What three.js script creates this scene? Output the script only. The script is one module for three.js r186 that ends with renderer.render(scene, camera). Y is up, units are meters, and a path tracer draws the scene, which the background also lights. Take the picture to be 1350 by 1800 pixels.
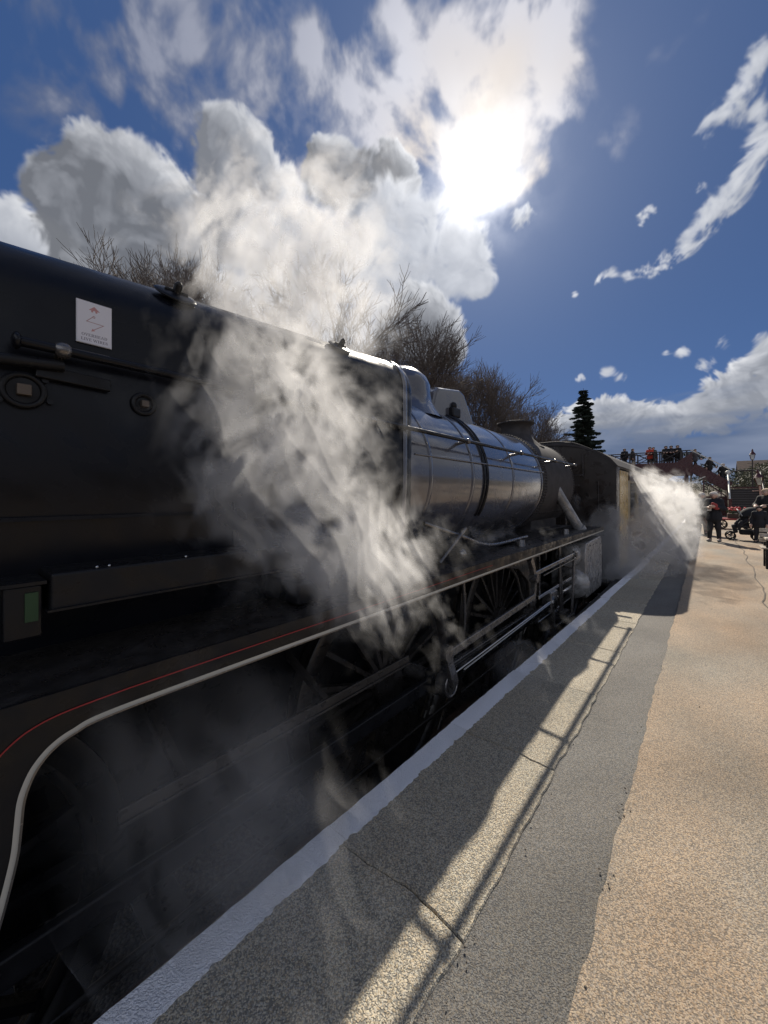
import * as THREE from 'three';
import { mergeGeometries } from 'three/addons/utils/BufferGeometryUtils.js';
import { RoundedBoxGeometry } from 'three/addons/geometries/RoundedBoxGeometry.js';
import { MarchingCubes } from 'three/addons/objects/MarchingCubes.js';
import { createNoise3D } from 'simplex-noise';

// ---------------------------------------------------------------- camera, sky, sun, exposure
// x right of the track direction, y up from the platform surface, d metres along the track (z = -d)
const scene = new THREE.Scene();
const renderer = new THREE.WebGLRenderer({ antialias: true });
renderer.toneMapping = THREE.LinearToneMapping;
renderer.toneMappingExposure = 1.45;
renderer.shadowMap.enabled = true;
const camera = new THREE.PerspectiveCamera(106.26, 0.75, 0.05, 3000);
camera.position.set(0, 1.6, 0);
camera.rotation.y = THREE.MathUtils.degToRad(40.08);
camera.setViewOffset(1350, 1800, 0, 30, 1350, 1800);          // the lens shifted a little: the horizon lies just above the middle
scene.add(camera);

const SUN = new THREE.Vector3(-0.55, 1, -1.125).normalize();
const sun = new THREE.DirectionalLight(new THREE.Color(1, 0.91, 0.78), 4.6);
sun.position.copy(SUN).multiplyScalar(80);
sun.castShadow = true;
sun.shadow.mapSize.set(4096, 4096);
Object.assign(sun.shadow.camera, { left: -45, right: 45, top: 45, bottom: -45, near: 1, far: 220 });
sun.name = 'sun';
scene.add(sun);

const rng = (seed) => () => { seed = (seed + 0x6d2b79f5) | 0; let t = Math.imul(seed ^ (seed >>> 15), 1 | seed); t = (t + Math.imul(t ^ (t >>> 7), 61 | t)) ^ t; return ((t ^ (t >>> 14)) >>> 0) / 4294967296; };
const N3 = createNoise3D(rng(7)), N3b = createNoise3D(rng(91));
const clamp = (x, a = 0, b = 1) => Math.min(b, Math.max(a, x));
const sstep = (a, b, x) => { const t = clamp((x - a) / (b - a)); return t * t * (3 - 2 * t); };
const mix = (a, b, t) => a + (b - a) * t;
function fbm(x, y, z, oct, n = N3) { let s = 0, a = 0.5; for (let i = 0; i < oct; i++) { s += a * n(x, y, z); x = x * 2.03 + 3.1; y = y * 2.03 - 1.7; z = z * 2.03 + 5.3; a *= 0.5; } return s; }
function billow(x, y, z, oct) { let s = 0, a = 0.5; for (let i = 0; i < oct; i++) { s += a * (1 - 2 * Math.abs(N3b(x, y, z))); x = x * 2.1 + 1.1; y = y * 2.1 + 7.7; z = z * 2.1 - 5.3; a *= 0.5; } return s; }

// the sky: blue air, cumulus towers, high torn wisps, a slate-grey cloud base low ahead. [azimuth from the track direction, elevation, radius (degrees), strength]
const HEAPS = [            // back to front: [darkest tone, edge softness, grain, torn-ness, lobes]
  [0.42, 0.4, 9, 0.55, [[-83.8, 25.2, 4.4], [-80.0, 25.2, 3.3], [-85.1, 26.2, 3.6]]], // left bright heap
  [0.19, 0.36, 9, 0.7, [[-77.4, 34.6, 3.5], [-80.0, 31.1, 3.5], [-73.5, 33.7, 4.8], [-72.3, 30.5, 6.0], [-76.9, 27.6, 5.7], [-67.2, 31.8, 5.7], [-69.1, 26.8, 6.5], [-72.9, 22.3, 5.3], [-65.1, 22.6, 5.9], [-78.0, 24.5, 3.7]]], // grey heap
  [0.24, 0.34, 10, 0.65, [[-63.0, 41.4, 2.4], [-60.8, 40.7, 2.9], [-61.5, 37.7, 5.2], [-57.0, 37.4, 4.0], [-59.3, 32.2, 6.7], [-59.3, 24.8, 6.8]]], // tower
  [0.19, 0.34, 12, 0.65, [[-49.6, 41.0, 2.3], [-46.4, 40.5, 2.5], [-43.0, 39.1, 3.8], [-38.8, 40.7, 2.5], [-49.7, 38.8, 2.6], [-42.2, 36.8, 4.6], [-36.7, 39.1, 2.3]]], // middle tower
  [0.5, 0.75, 10, 0.8, [[-54.6, 34.0, 5.2], [-51.4, 30.2, 8.0], [-58.5, 27.5, 6.6], [-43.0, 30.6, 7.1], [-36.3, 32.4, 6.6], [-31.2, 30.4, 5.4], [-27.1, 30.0, 3.0], [-29.6, 33.2, 4.5], [-25.9, 28.3, 1.9], [-46.4, 24.5, 6.6], [-38.0, 36.0, 5.0], [-49.7, 19.3, 6.1], [-43.0, 21.8, 5.3], [-56.2, 22.4, 5.7]]], // bright body
  [0.16, 0.34, 12, 0.55, [[-35.0, 24.6, 5.5], [-31.7, 23.0, 3.7], [-30.0, 20.0, 2.1], [-37.1, 22.5, 5.3], [-32.1, 19.8, 2.7]]], // low dark heap
  [0.34, 0.42, 22, 0.85, [[-15.4, 9.6, 2.0], [-13.0, 11.0, 1.9], [-9.7, 11.2, 2.2], [-6.7, 9.5, 2.4], [-3.8, 9.6, 2.0], [-2.2, 9.0, 2.1], [0.1, 10.9, 2.6], [2.3, 11.2, 2.5], [4.1, 12.3, 2.6], [4.9, 15.5, 2.5], [4.7, 10.1, 2.8], [-7.9, 8.9, 2.5], [-11.7, 9.3, 2.3], [-4.4, 7.9, 2.4], [0.8, 8.0, 2.2]]], // bank
  [0.5, 1.1, 20, 1.35, [[-0.1, 14.6, 1.1], [-2.2, 16.3, 0.9], [-10.1, 15.1, 1.3], [-8.5, 14.7, 1.1], [-13.0, 15.1, 0.7], [1.3, 16.7, 1.0], [-3.8, 16.8, 0.6], [0.3, 36.0, 1.5], [2.3, 36.7, 1.6], [4.1, 38.2, 1.6], [4.9, 39.3, 1.4], [4.7, 33.1, 1.7], [3.2, 31.1, 1.9], [1.3, 29.5, 1.8], [-0.4, 28.2, 1.5], [-1.9, 26.9, 1.4], [-3.8, 26.0, 1.3], [-5.8, 25.6, 1.1], [-7.6, 25.5, 1.0], [-9.4, 26.4, 0.9], [-11.0, 26.2, 0.8], [-6.1, 30.8, 0.9], [-5.2, 31.3, 0.7], [-20.7, 34.1, 1.4], [-19.4, 34.5, 1.0], [-13.7, 25.2, 0.6], [-0.7, 31.7, 0.7], [4.7, 35.6, 1.2]]], // streaks
];
const WISP = [
[-25.5, 42.5, 7.8, 1], [-32.9, 45.4, 6.0, 1], [-19.4, 43.3, 5.4, 0.9], [-23.2, 47.9, 5.8, 0.8], [-32.9, 50.0, 4.9, 0.7], [-47.3, 48.9, 2.7, 0.8], [-43.9, 47.2, 2.9, 0.7], [-51.4, 48.6, 2.3, 0.6], [-38.8, 51.5, 3.0, 0.6], [-20.1, 38.9, 3.8, 0.9], [-17.2, 49.2, 4.6, 0.55], [-72.3, 44.4, 9.4, 0.55], [-80.5, 40.1, 7.7, 0.5], [-60.8, 46.5, 7.3, 0.55], [-50, 44, 5, 0.5], [-66, 50, 6, 0.4], [-9.1, 38.2, 2.9, 0.35], [-3.3, 43.9, 4.4, 0.3], [-39.7, 43.5, 4.8, 0.9],
];
{ // unseen sky all round: heaps and wisps added, dense and bright, to fill shade
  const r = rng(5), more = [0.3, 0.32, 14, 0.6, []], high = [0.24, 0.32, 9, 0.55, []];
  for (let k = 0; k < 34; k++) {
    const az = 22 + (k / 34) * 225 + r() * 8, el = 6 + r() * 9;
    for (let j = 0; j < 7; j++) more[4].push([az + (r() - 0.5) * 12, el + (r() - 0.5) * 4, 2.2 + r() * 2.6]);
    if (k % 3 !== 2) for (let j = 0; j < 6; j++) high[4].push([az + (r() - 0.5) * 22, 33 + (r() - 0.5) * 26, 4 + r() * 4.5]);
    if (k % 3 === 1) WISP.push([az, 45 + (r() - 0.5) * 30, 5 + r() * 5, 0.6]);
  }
  for (let k = 0; k < 22; k++) WISP.push([r() * 360, 58 + r() * 30, 6 + r() * 7, 0.8]);  // veil overhead, out of view, added as fill light
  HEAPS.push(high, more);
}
function skyTexture(W) {
  const H = W / 2, data = new Float32Array(W * H * 4), rad = Math.PI / 180, EXPO = 1 / 1.5;
  const blobs = (list) => list.map(([az, el, r, s = 1]) => { const c = Math.cos(el * rad); return [Math.sin(az * rad) * c, Math.sin(el * rad), -Math.cos(az * rad) * c, 1 / (1 - Math.cos(r * rad)), s, el]; });
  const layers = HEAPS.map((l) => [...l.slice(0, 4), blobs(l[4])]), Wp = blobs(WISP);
  const field = (list, x, y, z) => { let f = 0; for (const b of list) { const q = (1 - x * b[0] - y * b[1] - z * b[2]) * b[3]; if (q < 4) f += b[4] * Math.exp(-1.6 * q); } return f; };
  for (let j = 0; j < H; j++) {
    const up = ((j + 0.5) / H - 0.5) * Math.PI, y = Math.sin(up), cu = Math.cos(up);
    for (let i = 0; i < W; i++) {
      const round = ((i + 0.5) / W - 0.5) * 2 * Math.PI, x = Math.cos(round) * cu, z = Math.sin(round) * cu, o = (j * W + i) * 4;
      let r, g, b;
      const c = x * SUN.x + y * SUN.y + z * SUN.z, a = Math.acos(clamp(c, -1, 1)) / rad, yy = Math.max(y, 0);
      // clear air
      const h = Math.pow(1 - yy, 3.6);
      r = mix(0.032, 0.11, h); g = mix(0.084, 0.225, h); b = mix(0.235, 0.50, h);
      const aur = 0.15 * Math.exp(-a / 12) + 0.03 * Math.exp(-a / 40);
      r += aur * 0.9; g += aur * 0.98; b += aur * 1.1;
      if (y > -0.02) {
        // slate-grey cloud sheet low ahead and round the horizon
        const n0 = fbm(x * 3, y * 16, z * 3, 5), band = sstep(0.20 + 0.07 * n0, 0.125 + 0.06 * n0, y) * 0.94, glow = 1 + 0.7 * Math.exp(-a / 14);
        // torn high wisps
        const fw = Math.min(1.1, field(Wp, x, y, z));
        if (fw > 0.04) {
          const s = 0.30 * N3(x * 4, y * 4, z * 4), px = x - SUN.x, pz = z - SUN.z, q = fbm(x * 8 + s, y * 5.5 + s, z * 8 - s, 6), q2 = fbm(px * 22 + s * 3, y * 8, pz * 22, 4), dw = fw * 0.95 + (q * 1.0 + q2 * 0.32) * Math.min(1, fw * 2) - 0.27, al = sstep(0, 0.9, dw) * (0.42 + 0.54 * Math.exp(-a / 24)), near = Math.exp(-a / 16), away = sstep(0.45, -0.3, c);
          const v = mix(0.17 + 0.5 * away, 0.78, Math.min(1, near * 1.7 + 0.30 * sstep(0.4, 1.0, dw))) * (1 + 0.35 * near);
          const warm = Math.exp(-(((a - 7.5) / 4.5) ** 2)) * (0.5 + 0.5 * N3(x * 7, y * 7, z * 7)); r = mix(r, v * (0.97 + 0.05 * near), al); g = mix(g, v * (0.985 - 0.10 * warm), al); b = mix(b, v * (mix(1.1, 0.97, near) - 0.26 * warm), al);
        }
        for (const [dark, soft, k, amp, list] of layers) {
          const f = Math.min(1.2, field(list, x, y, z));
          if (f < 0.06) continue;
          const w = 0.03, wx = x + w * N3(x * 9, y * 9, z * 9), wy = y + w * N3(y * 9, z * 9, x * 9 + 4), wz = z;
          const rough = (px, py, pz, oct) => 0.42 * billow(px * k, py * k, pz * k, oct) + 0.72 * fbm(px * k * 0.8 + 3, py * k * 0.8, pz * k * 0.8, oct) + 0.30 * fbm(px * k * 3.1, py * k * 3.1 + 4, pz * k * 3.1, oct - 1);
          const d0 = f - 0.42 + amp * rough(wx, wy, wz, 6) * Math.min(1, f * 2);
          if (d0 <= 0) continue;
          // light: thin edges glow, slopes turned to the sun and to the zenith are white, the body is in its own shade
          const step = 0.34 / k, ux = SUN.x - x * c, uy = SUN.y - y * c, uz = SUN.z - z * c, ul = Math.max(0.3, Math.hypot(ux, uy, uz)), tx = x + (ux / ul) * step, ty = y + (uy / ul) * step + step * 0.6, tz = z + (uz / ul) * step, tl = Math.hypot(tx, ty, tz), sx = tx / tl, sy = ty / tl, sz = tz / tl;
          const lo0 = f + amp * 0.9 * rough(wx, wy, wz, 4), lo1 = Math.min(1.2, field(list, sx, sy, sz)) + amp * 0.9 * rough(sx + wx - x, sy + wy - y, sz, 4);
          const thin = 1 - sstep(0.0, 0.48, d0), lit = clamp(0.04 + 0.42 * thin + 0.85 * (lo0 - lo1) * mix(1, 0.3, sstep(0.35, 1.0, d0)) + 0.10 * fbm(x * k * 1.3, y * k * 1.3, z * k * 1.3, 4)), al = sstep(0, soft, d0) * 0.97;
          const front = sstep(0.3, -0.7, c), v = mix(mix(dark, 0.95, front), 0.90 + 0.65 * front, lit) * (1 + (glow - 1) * (0.25 + 0.75 * lit));  // heaps opposite the sun brightened as fill for the shade
          r = mix(r, v * mix(0.90, 1, lit), al); g = mix(g, v * mix(0.955, 1, lit), al); b = mix(b, v * mix(1.08, 1.01, lit), al);
        }
        r = mix(r, 0.165 + 0.10 * n0, band); g = mix(g, 0.21 + 0.10 * n0, band); b = mix(b, 0.315 + 0.10 * n0, band);
      }
      // the glare of the sun through the steam-laden cloud
      const torn = y > 0 && a < 25 ? fbm(x * 11 + 2, y * 8, z * 11, 5) : 0, g1 = 3.0 * Math.exp(-Math.pow(a / 2.3, 2)) + 0.85 * Math.exp(-Math.pow(a / 4.6, 2)) * clamp(0.8 + 1.5 * torn, 0.1, 2) + 0.20 * Math.exp(-a / 8);
      r += g1; g += g1 * 0.97; b += g1 * 0.92;
      data[o] = Math.max(0, r) * EXPO; data[o + 1] = Math.max(0, g) * EXPO; data[o + 2] = Math.max(0, b) * EXPO; data[o + 3] = 1;
    }
  }
  const t = new THREE.DataTexture(data, W, H, THREE.RGBAFormat, THREE.FloatType);
  t.mapping = THREE.EquirectangularReflectionMapping; t.magFilter = THREE.LinearFilter; t.needsUpdate = true;
  return t;
}
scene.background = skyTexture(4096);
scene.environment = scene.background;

// ---------------------------------------------------------------- helpers
const used = new Map();
function numbered(name) { const n = used.get(name) ?? 0; used.set(name, n + 1); return n ? name + '_' + String(n).padStart(3, '0') : name; }
const baseOf = new Map();
function tag(o, label, category, group, kind) { o.userData.label = label; if (category) o.userData.category = category; if (group) o.userData.group = group; if (kind) o.userData.kind = kind; return o; }
function thing(name, label, category, base = [0, 0, 0], group) {       // a Group at the thing's base; base and all shapes are given in (x, y, d)
  const o = new THREE.Group(); o.name = numbered(name); o.position.set(base[0], base[1], -base[2]); baseOf.set(o, base); scene.add(o);
  return tag(o, label, category, group);
}
function uvBox(g) {                                                   // uv in metres, by the dominant axis of each face
  if (g.index) g = g.toNonIndexed();
  const p = g.attributes.position, n = g.attributes.normal, uv = new Float32Array(p.count * 2);
  for (let i = 0; i < p.count; i++) {
    const t = i - (i % 3), ax = Math.abs(n.getX(t)), ay = Math.abs(n.getY(t)), az = Math.abs(n.getZ(t));
    const q = ay >= ax && ay >= az ? [p.getX(i), p.getZ(i)] : ax >= az ? [p.getZ(i), p.getY(i)] : [p.getX(i), p.getY(i)];
    uv[2 * i] = q[0]; uv[2 * i + 1] = q[1];
  }
  g.setAttribute('uv', new THREE.BufferAttribute(uv, 2));
  return g;
}
function merged(list, keepUv) {
  const all = [].concat(list).map((g) => {
    g = g.index ? g.toNonIndexed() : g;
    for (const k of Object.keys(g.attributes)) if (!['position', 'normal', 'uv', 'color'].includes(k)) g.deleteAttribute(k);
    return keepUv ? g : uvBox(g);
  });
  return all.length === 1 ? all[0] : mergeGeometries(all);
}
const SINGLY = new Set('valve_chest casing_bolt casing_strip stringer door_lamp_iron lid_strip plug_bolt ledge_bolt splasher frame_stretcher brake_hanger axle bogie_frame sand_pipe drain_cock firebox_pipe plate_seam ventilator end_fitting buffer underframe support handrail lower_brace flower stem post cross_brace sand_box_filler buffer_beam'.split(' '));
function part(parent, name, shapes, mat, opt = {}) {                 // one named Mesh under a thing, a part or the setting
  if (SINGLY.has(name) && Array.isArray(shapes) && shapes.length > 1 && (!/^(handrail|post)$/.test(name) || parent.name === 'footbridge') && !(name === 'handrail' && parent.name === 'steam_locomotive')) { let last; for (const s of shapes) last = part(parent, name, [s], mat, opt); return last; }
  const g = merged(shapes, opt.keepUv), b = baseOf.get(parent) ?? [0, 0, 0];
  g.translate(-b[0], -b[1], b[2]);
  const m = new THREE.Mesh(g, mat);
  m.name = opt.count ? numbered(name) : name; m.castShadow = m.receiveShadow = true; baseOf.set(m, b);
  if (opt.label) m.userData.label = opt.label;
  if (opt.kind) m.userData.kind = opt.kind;
  parent.add(m);
  return m;
}
const V = (x, y, d) => new THREE.Vector3(x, y, -d);
function box(x0, x1, y0, y1, d0, d1, bevel = 0) {
  const w = Math.abs(x1 - x0), h = Math.abs(y1 - y0), l = Math.abs(d1 - d0), r = Math.min(bevel, w / 2.2, h / 2.2, l / 2.2);
  const g = r > 0 ? new RoundedBoxGeometry(w, h, l, 1, r) : new THREE.BoxGeometry(w, h, l);
  return g.translate((x0 + x1) / 2, (y0 + y1) / 2, -(d0 + d1) / 2);
}
function rod(a, b, r0, r1 = r0, seg = 10) {                           // a round bar between two (x, y, d) points
  const A = V(...a), B = V(...b), dir = B.clone().sub(A), g = new THREE.CylinderGeometry(r1, r0, dir.length(), seg);
  g.applyQuaternion(new THREE.Quaternion().setFromUnitVectors(new THREE.Vector3(0, 1, 0), dir.normalize()));
  return g.translate((A.x + B.x) / 2, (A.y + B.y) / 2, (A.z + B.z) / 2);
}
function bar(a, b, w, h, bevel = 0) {                                 // a flat bar between two points: w across, h high
  const A = V(...a), B = V(...b), L = A.distanceTo(B), g = bevel ? new RoundedBoxGeometry(w, h, L, 1, bevel) : new THREE.BoxGeometry(w, h, L);
  const m = new THREE.Matrix4().lookAt(A, B, new THREE.Vector3(0, 1, 0));
  return g.applyMatrix4(m).translate((A.x + B.x) / 2, (A.y + B.y) / 2, (A.z + B.z) / 2);
}
const tube = (pts, r, seg = 40, rs = 8) => new THREE.TubeGeometry(new THREE.CatmullRomCurve3(pts.map((p) => V(...p)), false, 'centripetal'), seg, r, rs, false);
function lathe(cx, cy, profile, seg = 48) {                           // turned round an axis along the track; profile of [radius, d]
  const g = new THREE.LatheGeometry(profile.map(([r, d]) => new THREE.Vector2(r, d)), seg);
  return g.rotateX(-Math.PI / 2).translate(cx, cy, 0);
}
const ballAt = (x, y, d, r, s = 10) => new THREE.SphereGeometry(r, s, Math.max(6, s - 2)).translate(x, y, -d);
function discX(x, y, d, r, t, seg = 24) { return new THREE.CylinderGeometry(r, r, t, seg).rotateZ(Math.PI / 2).translate(x, y, -d); }   // axis across the track
function plateX(x0, x1, outline, holes = [], bevel = 0) {             // an outline of [d, y] given thickness across the track
  const s = new THREE.Shape(outline.map(([d, y]) => new THREE.Vector2(d, y)));
  for (const h of holes) s.holes.push(h);
  const g = new THREE.ExtrudeGeometry(s, { depth: Math.abs(x1 - x0), bevelEnabled: bevel > 0, bevelSize: bevel, bevelThickness: bevel, bevelSegments: 1, curveSegments: 16 });
  return g.rotateY(Math.PI / 2).translate(Math.min(x0, x1), 0, 0);
}

// ---------------------------------------------------------------- materials
function canvasTex(w, h, draw, srgb = true) { const c = document.createElement('canvas'); c.width = w; c.height = h; draw(c.getContext('2d'), w, h); const t = new THREE.CanvasTexture(c); if (srgb) t.colorSpace = THREE.SRGBColorSpace; t.anisotropy = 8; return t; }
function dataTex(size, fn, srgb = false) {
  const d = new Uint8Array(size * size * 4);
  for (let y = 0, o = 0; y < size; y++) for (let x = 0; x < size; x++, o += 4) { const v = fn(x / size, y / size); d[o] = v[0]; d[o + 1] = v[1]; d[o + 2] = v[2]; d[o + 3] = 255; }
  const t = new THREE.DataTexture(d, size, size, THREE.RGBAFormat); t.wrapS = t.wrapT = THREE.RepeatWrapping; t.magFilter = t.minFilter = THREE.LinearFilter;
  if (srgb) t.colorSpace = THREE.SRGBColorSpace; t.needsUpdate = true; return t;
}
const tor = (u, v, k, oct, n = N3, s = 0) => { let sum = 0, a = 0.5; for (let i = 0; i < oct; i++, k *= 2, a *= 0.5) { const A = u * 2 * Math.PI, B = v * 2 * Math.PI, R = k / 6.28; sum += a * n(Math.cos(A) * R + s + Math.cos(B) * R * 0.7, Math.sin(A) * R + Math.sin(B) * R * 0.7, Math.cos(B) * R * 0.9 - Math.sin(B) * R * 0.5 + Math.sin(A) * R * 0.3); } return sum; };
// grit: stones of mixed tone bedded in tar or mortar, as colour and height, tiling
function grit(size, metres, seed, stone, spread, matrix) {
  const h = new Float32Array(size * size), c = new Float32Array(size * size).fill(-1), r = rng(seed), px = size / metres;
  const count = Math.round((metres * metres) / (stone * stone) * 1.5);
  for (let k = 0; k < count; k++) {
    const cx = r() * size, cy = r() * size, R = px * stone * (0.28 + 0.5 * r() * r() + 0.12), e = 0.7 + r() * 0.6, an = r() * Math.PI, tone = r(), top = 0.45 + 0.55 * r(), ca = Math.cos(an), sa = Math.sin(an), R1 = Math.ceil(R * 1.3);
    for (let y = -R1; y <= R1; y++) for (let x = -R1; x <= R1; x++) {
      const u = (x * ca + y * sa) / R * e, v = (-x * sa + y * ca) / R / e, q = u * u * u * u + v * v * v * v + 0.6 * u * u * v * v;
      if (q > 1) continue;
      const o = ((Math.round(cy + y) + size * 4) % size) * size + ((Math.round(cx + x) + size * 4) % size), hh = top * (1 - q * 0.55);
      if (hh > h[o]) { h[o] = hh; c[o] = tone; }
    }
  }
  const col = new Uint8Array(size * size * 4), bmp = new Uint8Array(size * size * 4);
  for (let i = 0; i < size * size; i++) {
    const t = c[i] < 0 ? matrix : 1 + (c[i] - 0.5) * spread, v = t * (0.87 + 0.13 * h[i]);
    col[4 * i] = clamp(236 * v * (1 + 0.04 * Math.sin(c[i] * 40)), 0, 255); col[4 * i + 1] = clamp(236 * v, 0, 255); col[4 * i + 2] = clamp(236 * v * (1 - 0.06 * Math.sin(c[i] * 40)), 0, 255); col[4 * i + 3] = 255;
    bmp[4 * i] = bmp[4 * i + 1] = bmp[4 * i + 2] = h[i] * 255; bmp[4 * i + 3] = 255;
  }
  const mk = (d, srgb) => { const t = new THREE.DataTexture(d, size, size, THREE.RGBAFormat); t.wrapS = t.wrapT = THREE.RepeatWrapping; t.magFilter = THREE.LinearFilter; t.repeat.set(1 / metres, 1 / metres); if (srgb) t.colorSpace = THREE.SRGBColorSpace; t.needsUpdate = true; return t; };
  return { map: mk(col, true), bumpMap: mk(bmp, false) };
}
const lin = (r, g, b) => new THREE.Color().setRGB(r, g, b);
const mat = (c, rough = 0.8, metal = 0, more = {}) => new THREE.MeshStandardMaterial({ color: Array.isArray(c) ? lin(...c) : c, roughness: rough, metalness: metal, ...more });
const phys = (c, rough, metal, more = {}) => new THREE.MeshPhysicalMaterial({ color: Array.isArray(c) ? lin(...c) : c, roughness: rough, metalness: metal, ...more });
const grimeR = dataTex(512, (u, v) => { const n = 0.5 + tor(u, v, 5, 5), k = clamp(130 + 150 * (n - 0.4), 40, 255); return [k, k, k]; });
const grimeC = dataTex(512, (u, v) => { const n = sstep(0.3, 0.8, 0.5 + tor(u, v, 4, 5, N3b)); const k = 215 + 40 * n; return [k, k - 3, k - 8]; }, true);
const rep = (t, s) => { const c = t.clone(); c.repeat.set(s, s); c.needsUpdate = true; return c; };
const M = {
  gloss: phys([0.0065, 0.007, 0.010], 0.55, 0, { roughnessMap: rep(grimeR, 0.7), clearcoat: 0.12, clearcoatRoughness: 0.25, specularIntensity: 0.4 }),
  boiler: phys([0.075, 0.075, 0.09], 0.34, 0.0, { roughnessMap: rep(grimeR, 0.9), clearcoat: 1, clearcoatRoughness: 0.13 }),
  black: phys([0.011, 0.011, 0.0125], 0.7, 0, { roughnessMap: rep(grimeR, 1.3), specularIntensity: 0.5 }),
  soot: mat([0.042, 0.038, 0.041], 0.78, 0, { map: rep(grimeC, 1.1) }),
  grimy: mat([0.032, 0.029, 0.028], 0.7, 0.1, { map: rep(grimeC, 1.7), roughnessMap: rep(grimeR, 2) }),
  steel: mat([0.50, 0.50, 0.50], 0.30, 1, { roughnessMap: rep(grimeR, 3) }),
  dull: mat([0.17, 0.16, 0.155], 0.45, 0.7, { roughnessMap: rep(grimeR, 2) }),
  casing: mat([0.33, 0.33, 0.34], 0.5, 0.25, { map: rep(grimeC, 1.5), roughnessMap: rep(grimeR, 2) }),
  cream: mat([0.50, 0.48, 0.42], 0.55),
  redline: mat([0.30, 0.018, 0.022], 0.5),
  brass: mat([0.12, 0.095, 0.075], 0.55, 0.5),
  green: mat([0.012, 0.05, 0.016], 0.5),
  rust: mat([0.09, 0.055, 0.04], 0.85, 0, { map: rep(grimeC, 1) }),
};

// ---------------------------------------------------------------- the ground, the track bed, the platform
const gritA = grit(2048, 2.1, 11, 0.0050, 0.46, 0.80), gritB = grit(2048, 1.9, 23, 0.0044, 0.42, 0.85);
const again = (g, s) => { const o = {}; for (const k of ['map', 'bumpMap']) { o[k] = g[k].clone(); o[k].repeat.multiplyScalar(s); o[k].needsUpdate = true; } return o; };
const P = {
  slab: mat([0.53, 0.465, 0.355], 0.86, 0, { ...gritA, bumpScale: 0.0028, vertexColors: true }),
  tar: mat([0.175, 0.163, 0.146], 0.84, 0, { ...gritB, bumpScale: 0.0018, vertexColors: true }),
  pink: mat([0.385, 0.30, 0.215], 0.88, 0, { ...again(gritB, 0.93), bumpScale: 0.0017, vertexColors: true }),
  paint: mat([0.90, 0.90, 0.93], 0.7, 0, { bumpMap: gritA.bumpMap, bumpScale: 0.0045, vertexColors: true }),
  joint: mat([0.018, 0.017, 0.016], 0.95),
  brick: mat([0.17, 0.09, 0.065], 0.9, 0, { map: rep(grimeC, 1) }),
};
function blotch(g, k, lo, hi, warm = 0, seed = 0) {                   // slow change of tone over a surface: wear, damp, dust
  const p = g.attributes.position, c = new Float32Array(p.count * 3);
  for (let i = 0; i < p.count; i++) {
    const x = p.getX(i), z = p.getZ(i), n = clamp(0.5 + 0.9 * fbm(x * k + seed, 0.3 + seed, z * k * 0.6, 5)), m = fbm(x * k * 0.7, 9 + seed, z * k * 0.4, 3), v = mix(lo, hi, n);
    c[3 * i] = v * (1 + warm * m); c[3 * i + 1] = v; c[3 * i + 2] = v * (1 - warm * m);
  }
  g.setAttribute('color', new THREE.BufferAttribute(c, 3));
  return g;
}
const groundGeo = (() => {
  const g = new THREE.PlaneGeometry(900, 900, 180, 180).rotateX(-Math.PI / 2), p = g.attributes.position;
  for (let i = 0; i < p.count; i++) {                                 // grid lines crowd together near the station
    let x = p.getX(i) / 450, z = p.getZ(i) / 450; x = Math.sign(x) * Math.pow(Math.abs(x), 2) * 450; z = Math.sign(z) * Math.pow(Math.abs(z), 2) * 450;
    p.setXYZ(i, x, hillAt(x, -z), z);
  }
  g.computeVertexNormals();
  return blotch(g, 0.2, 0.6, 1.25, 0.15);
})();
function hillAt(x, d) {                                               // flat by the line, a wooded bank rising behind the engine and beyond the bridge
  const left = sstep(-7, -30, x) * 7 + sstep(-25, -130, x) * 16, far = sstep(48, 75, d) * (2.2 + 1.5 * sstep(4, -12, x)) + sstep(70, 200, d) * 4;
  return -0.97 + left * sstep(-60, 5, d) + far + (left + far > 0.2 ? 0.5 * fbm(x * 0.08, 2, d * 0.08, 3) : 0);
}
const ground = part(scene, 'ground', groundGeo, mat([0.085, 0.07, 0.042], 0.95, 0, { vertexColors: true, map: rep(grimeC, 0.3) }));
tag(ground, 'brown winter grass bank and ground round the station', null, null, 'structure');

// track bed and rails
const ballastGeo = (() => { const g = new THREE.PlaneGeometry(3.6, 80, 36, 400).rotateX(-Math.PI / 2).translate(-3.05, -0.945, -20), p = g.attributes.position; for (let i = 0; i < p.count; i++) p.setY(i, -0.945 + 0.03 * N3(p.getX(i) * 9, 0, p.getZ(i) * 9)); g.computeVertexNormals(); return g; })();
const bed = part(scene, 'track_bed', ballastGeo, mat([0.09, 0.08, 0.07], 0.95, 0, { ...again(gritA, 0.25), bumpScale: 0.02 }));
tag(bed, 'dark oily ballast track bed under the engine', null, null, 'structure');
const track = thing('railway_track', 'rusty rails and sleepers under the black engine and coach', 'railway track', [-2.83, -0.93, 15]);
for (const s of [-1, 1]) part(track, 'rail', [box(-2.83 + s * 0.755 - 0.035, -2.83 + s * 0.755 + 0.035, -0.81, -0.755, -12, 45, 0.008), box(-2.83 + s * 0.755 - 0.01, -2.83 + s * 0.755 + 0.01, -0.9, -0.81, -12, 45), box(-2.83 + s * 0.755 - 0.07, -2.83 + s * 0.755 + 0.07, -0.915, -0.9, -12, 45)], M.rust);
for (let d = -3; d < 32; d += 0.76) part(track, 'sleeper', box(-4.1, -1.56, -1.0, -0.912, d, d + 0.25, 0.01), M.grimy);

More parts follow.
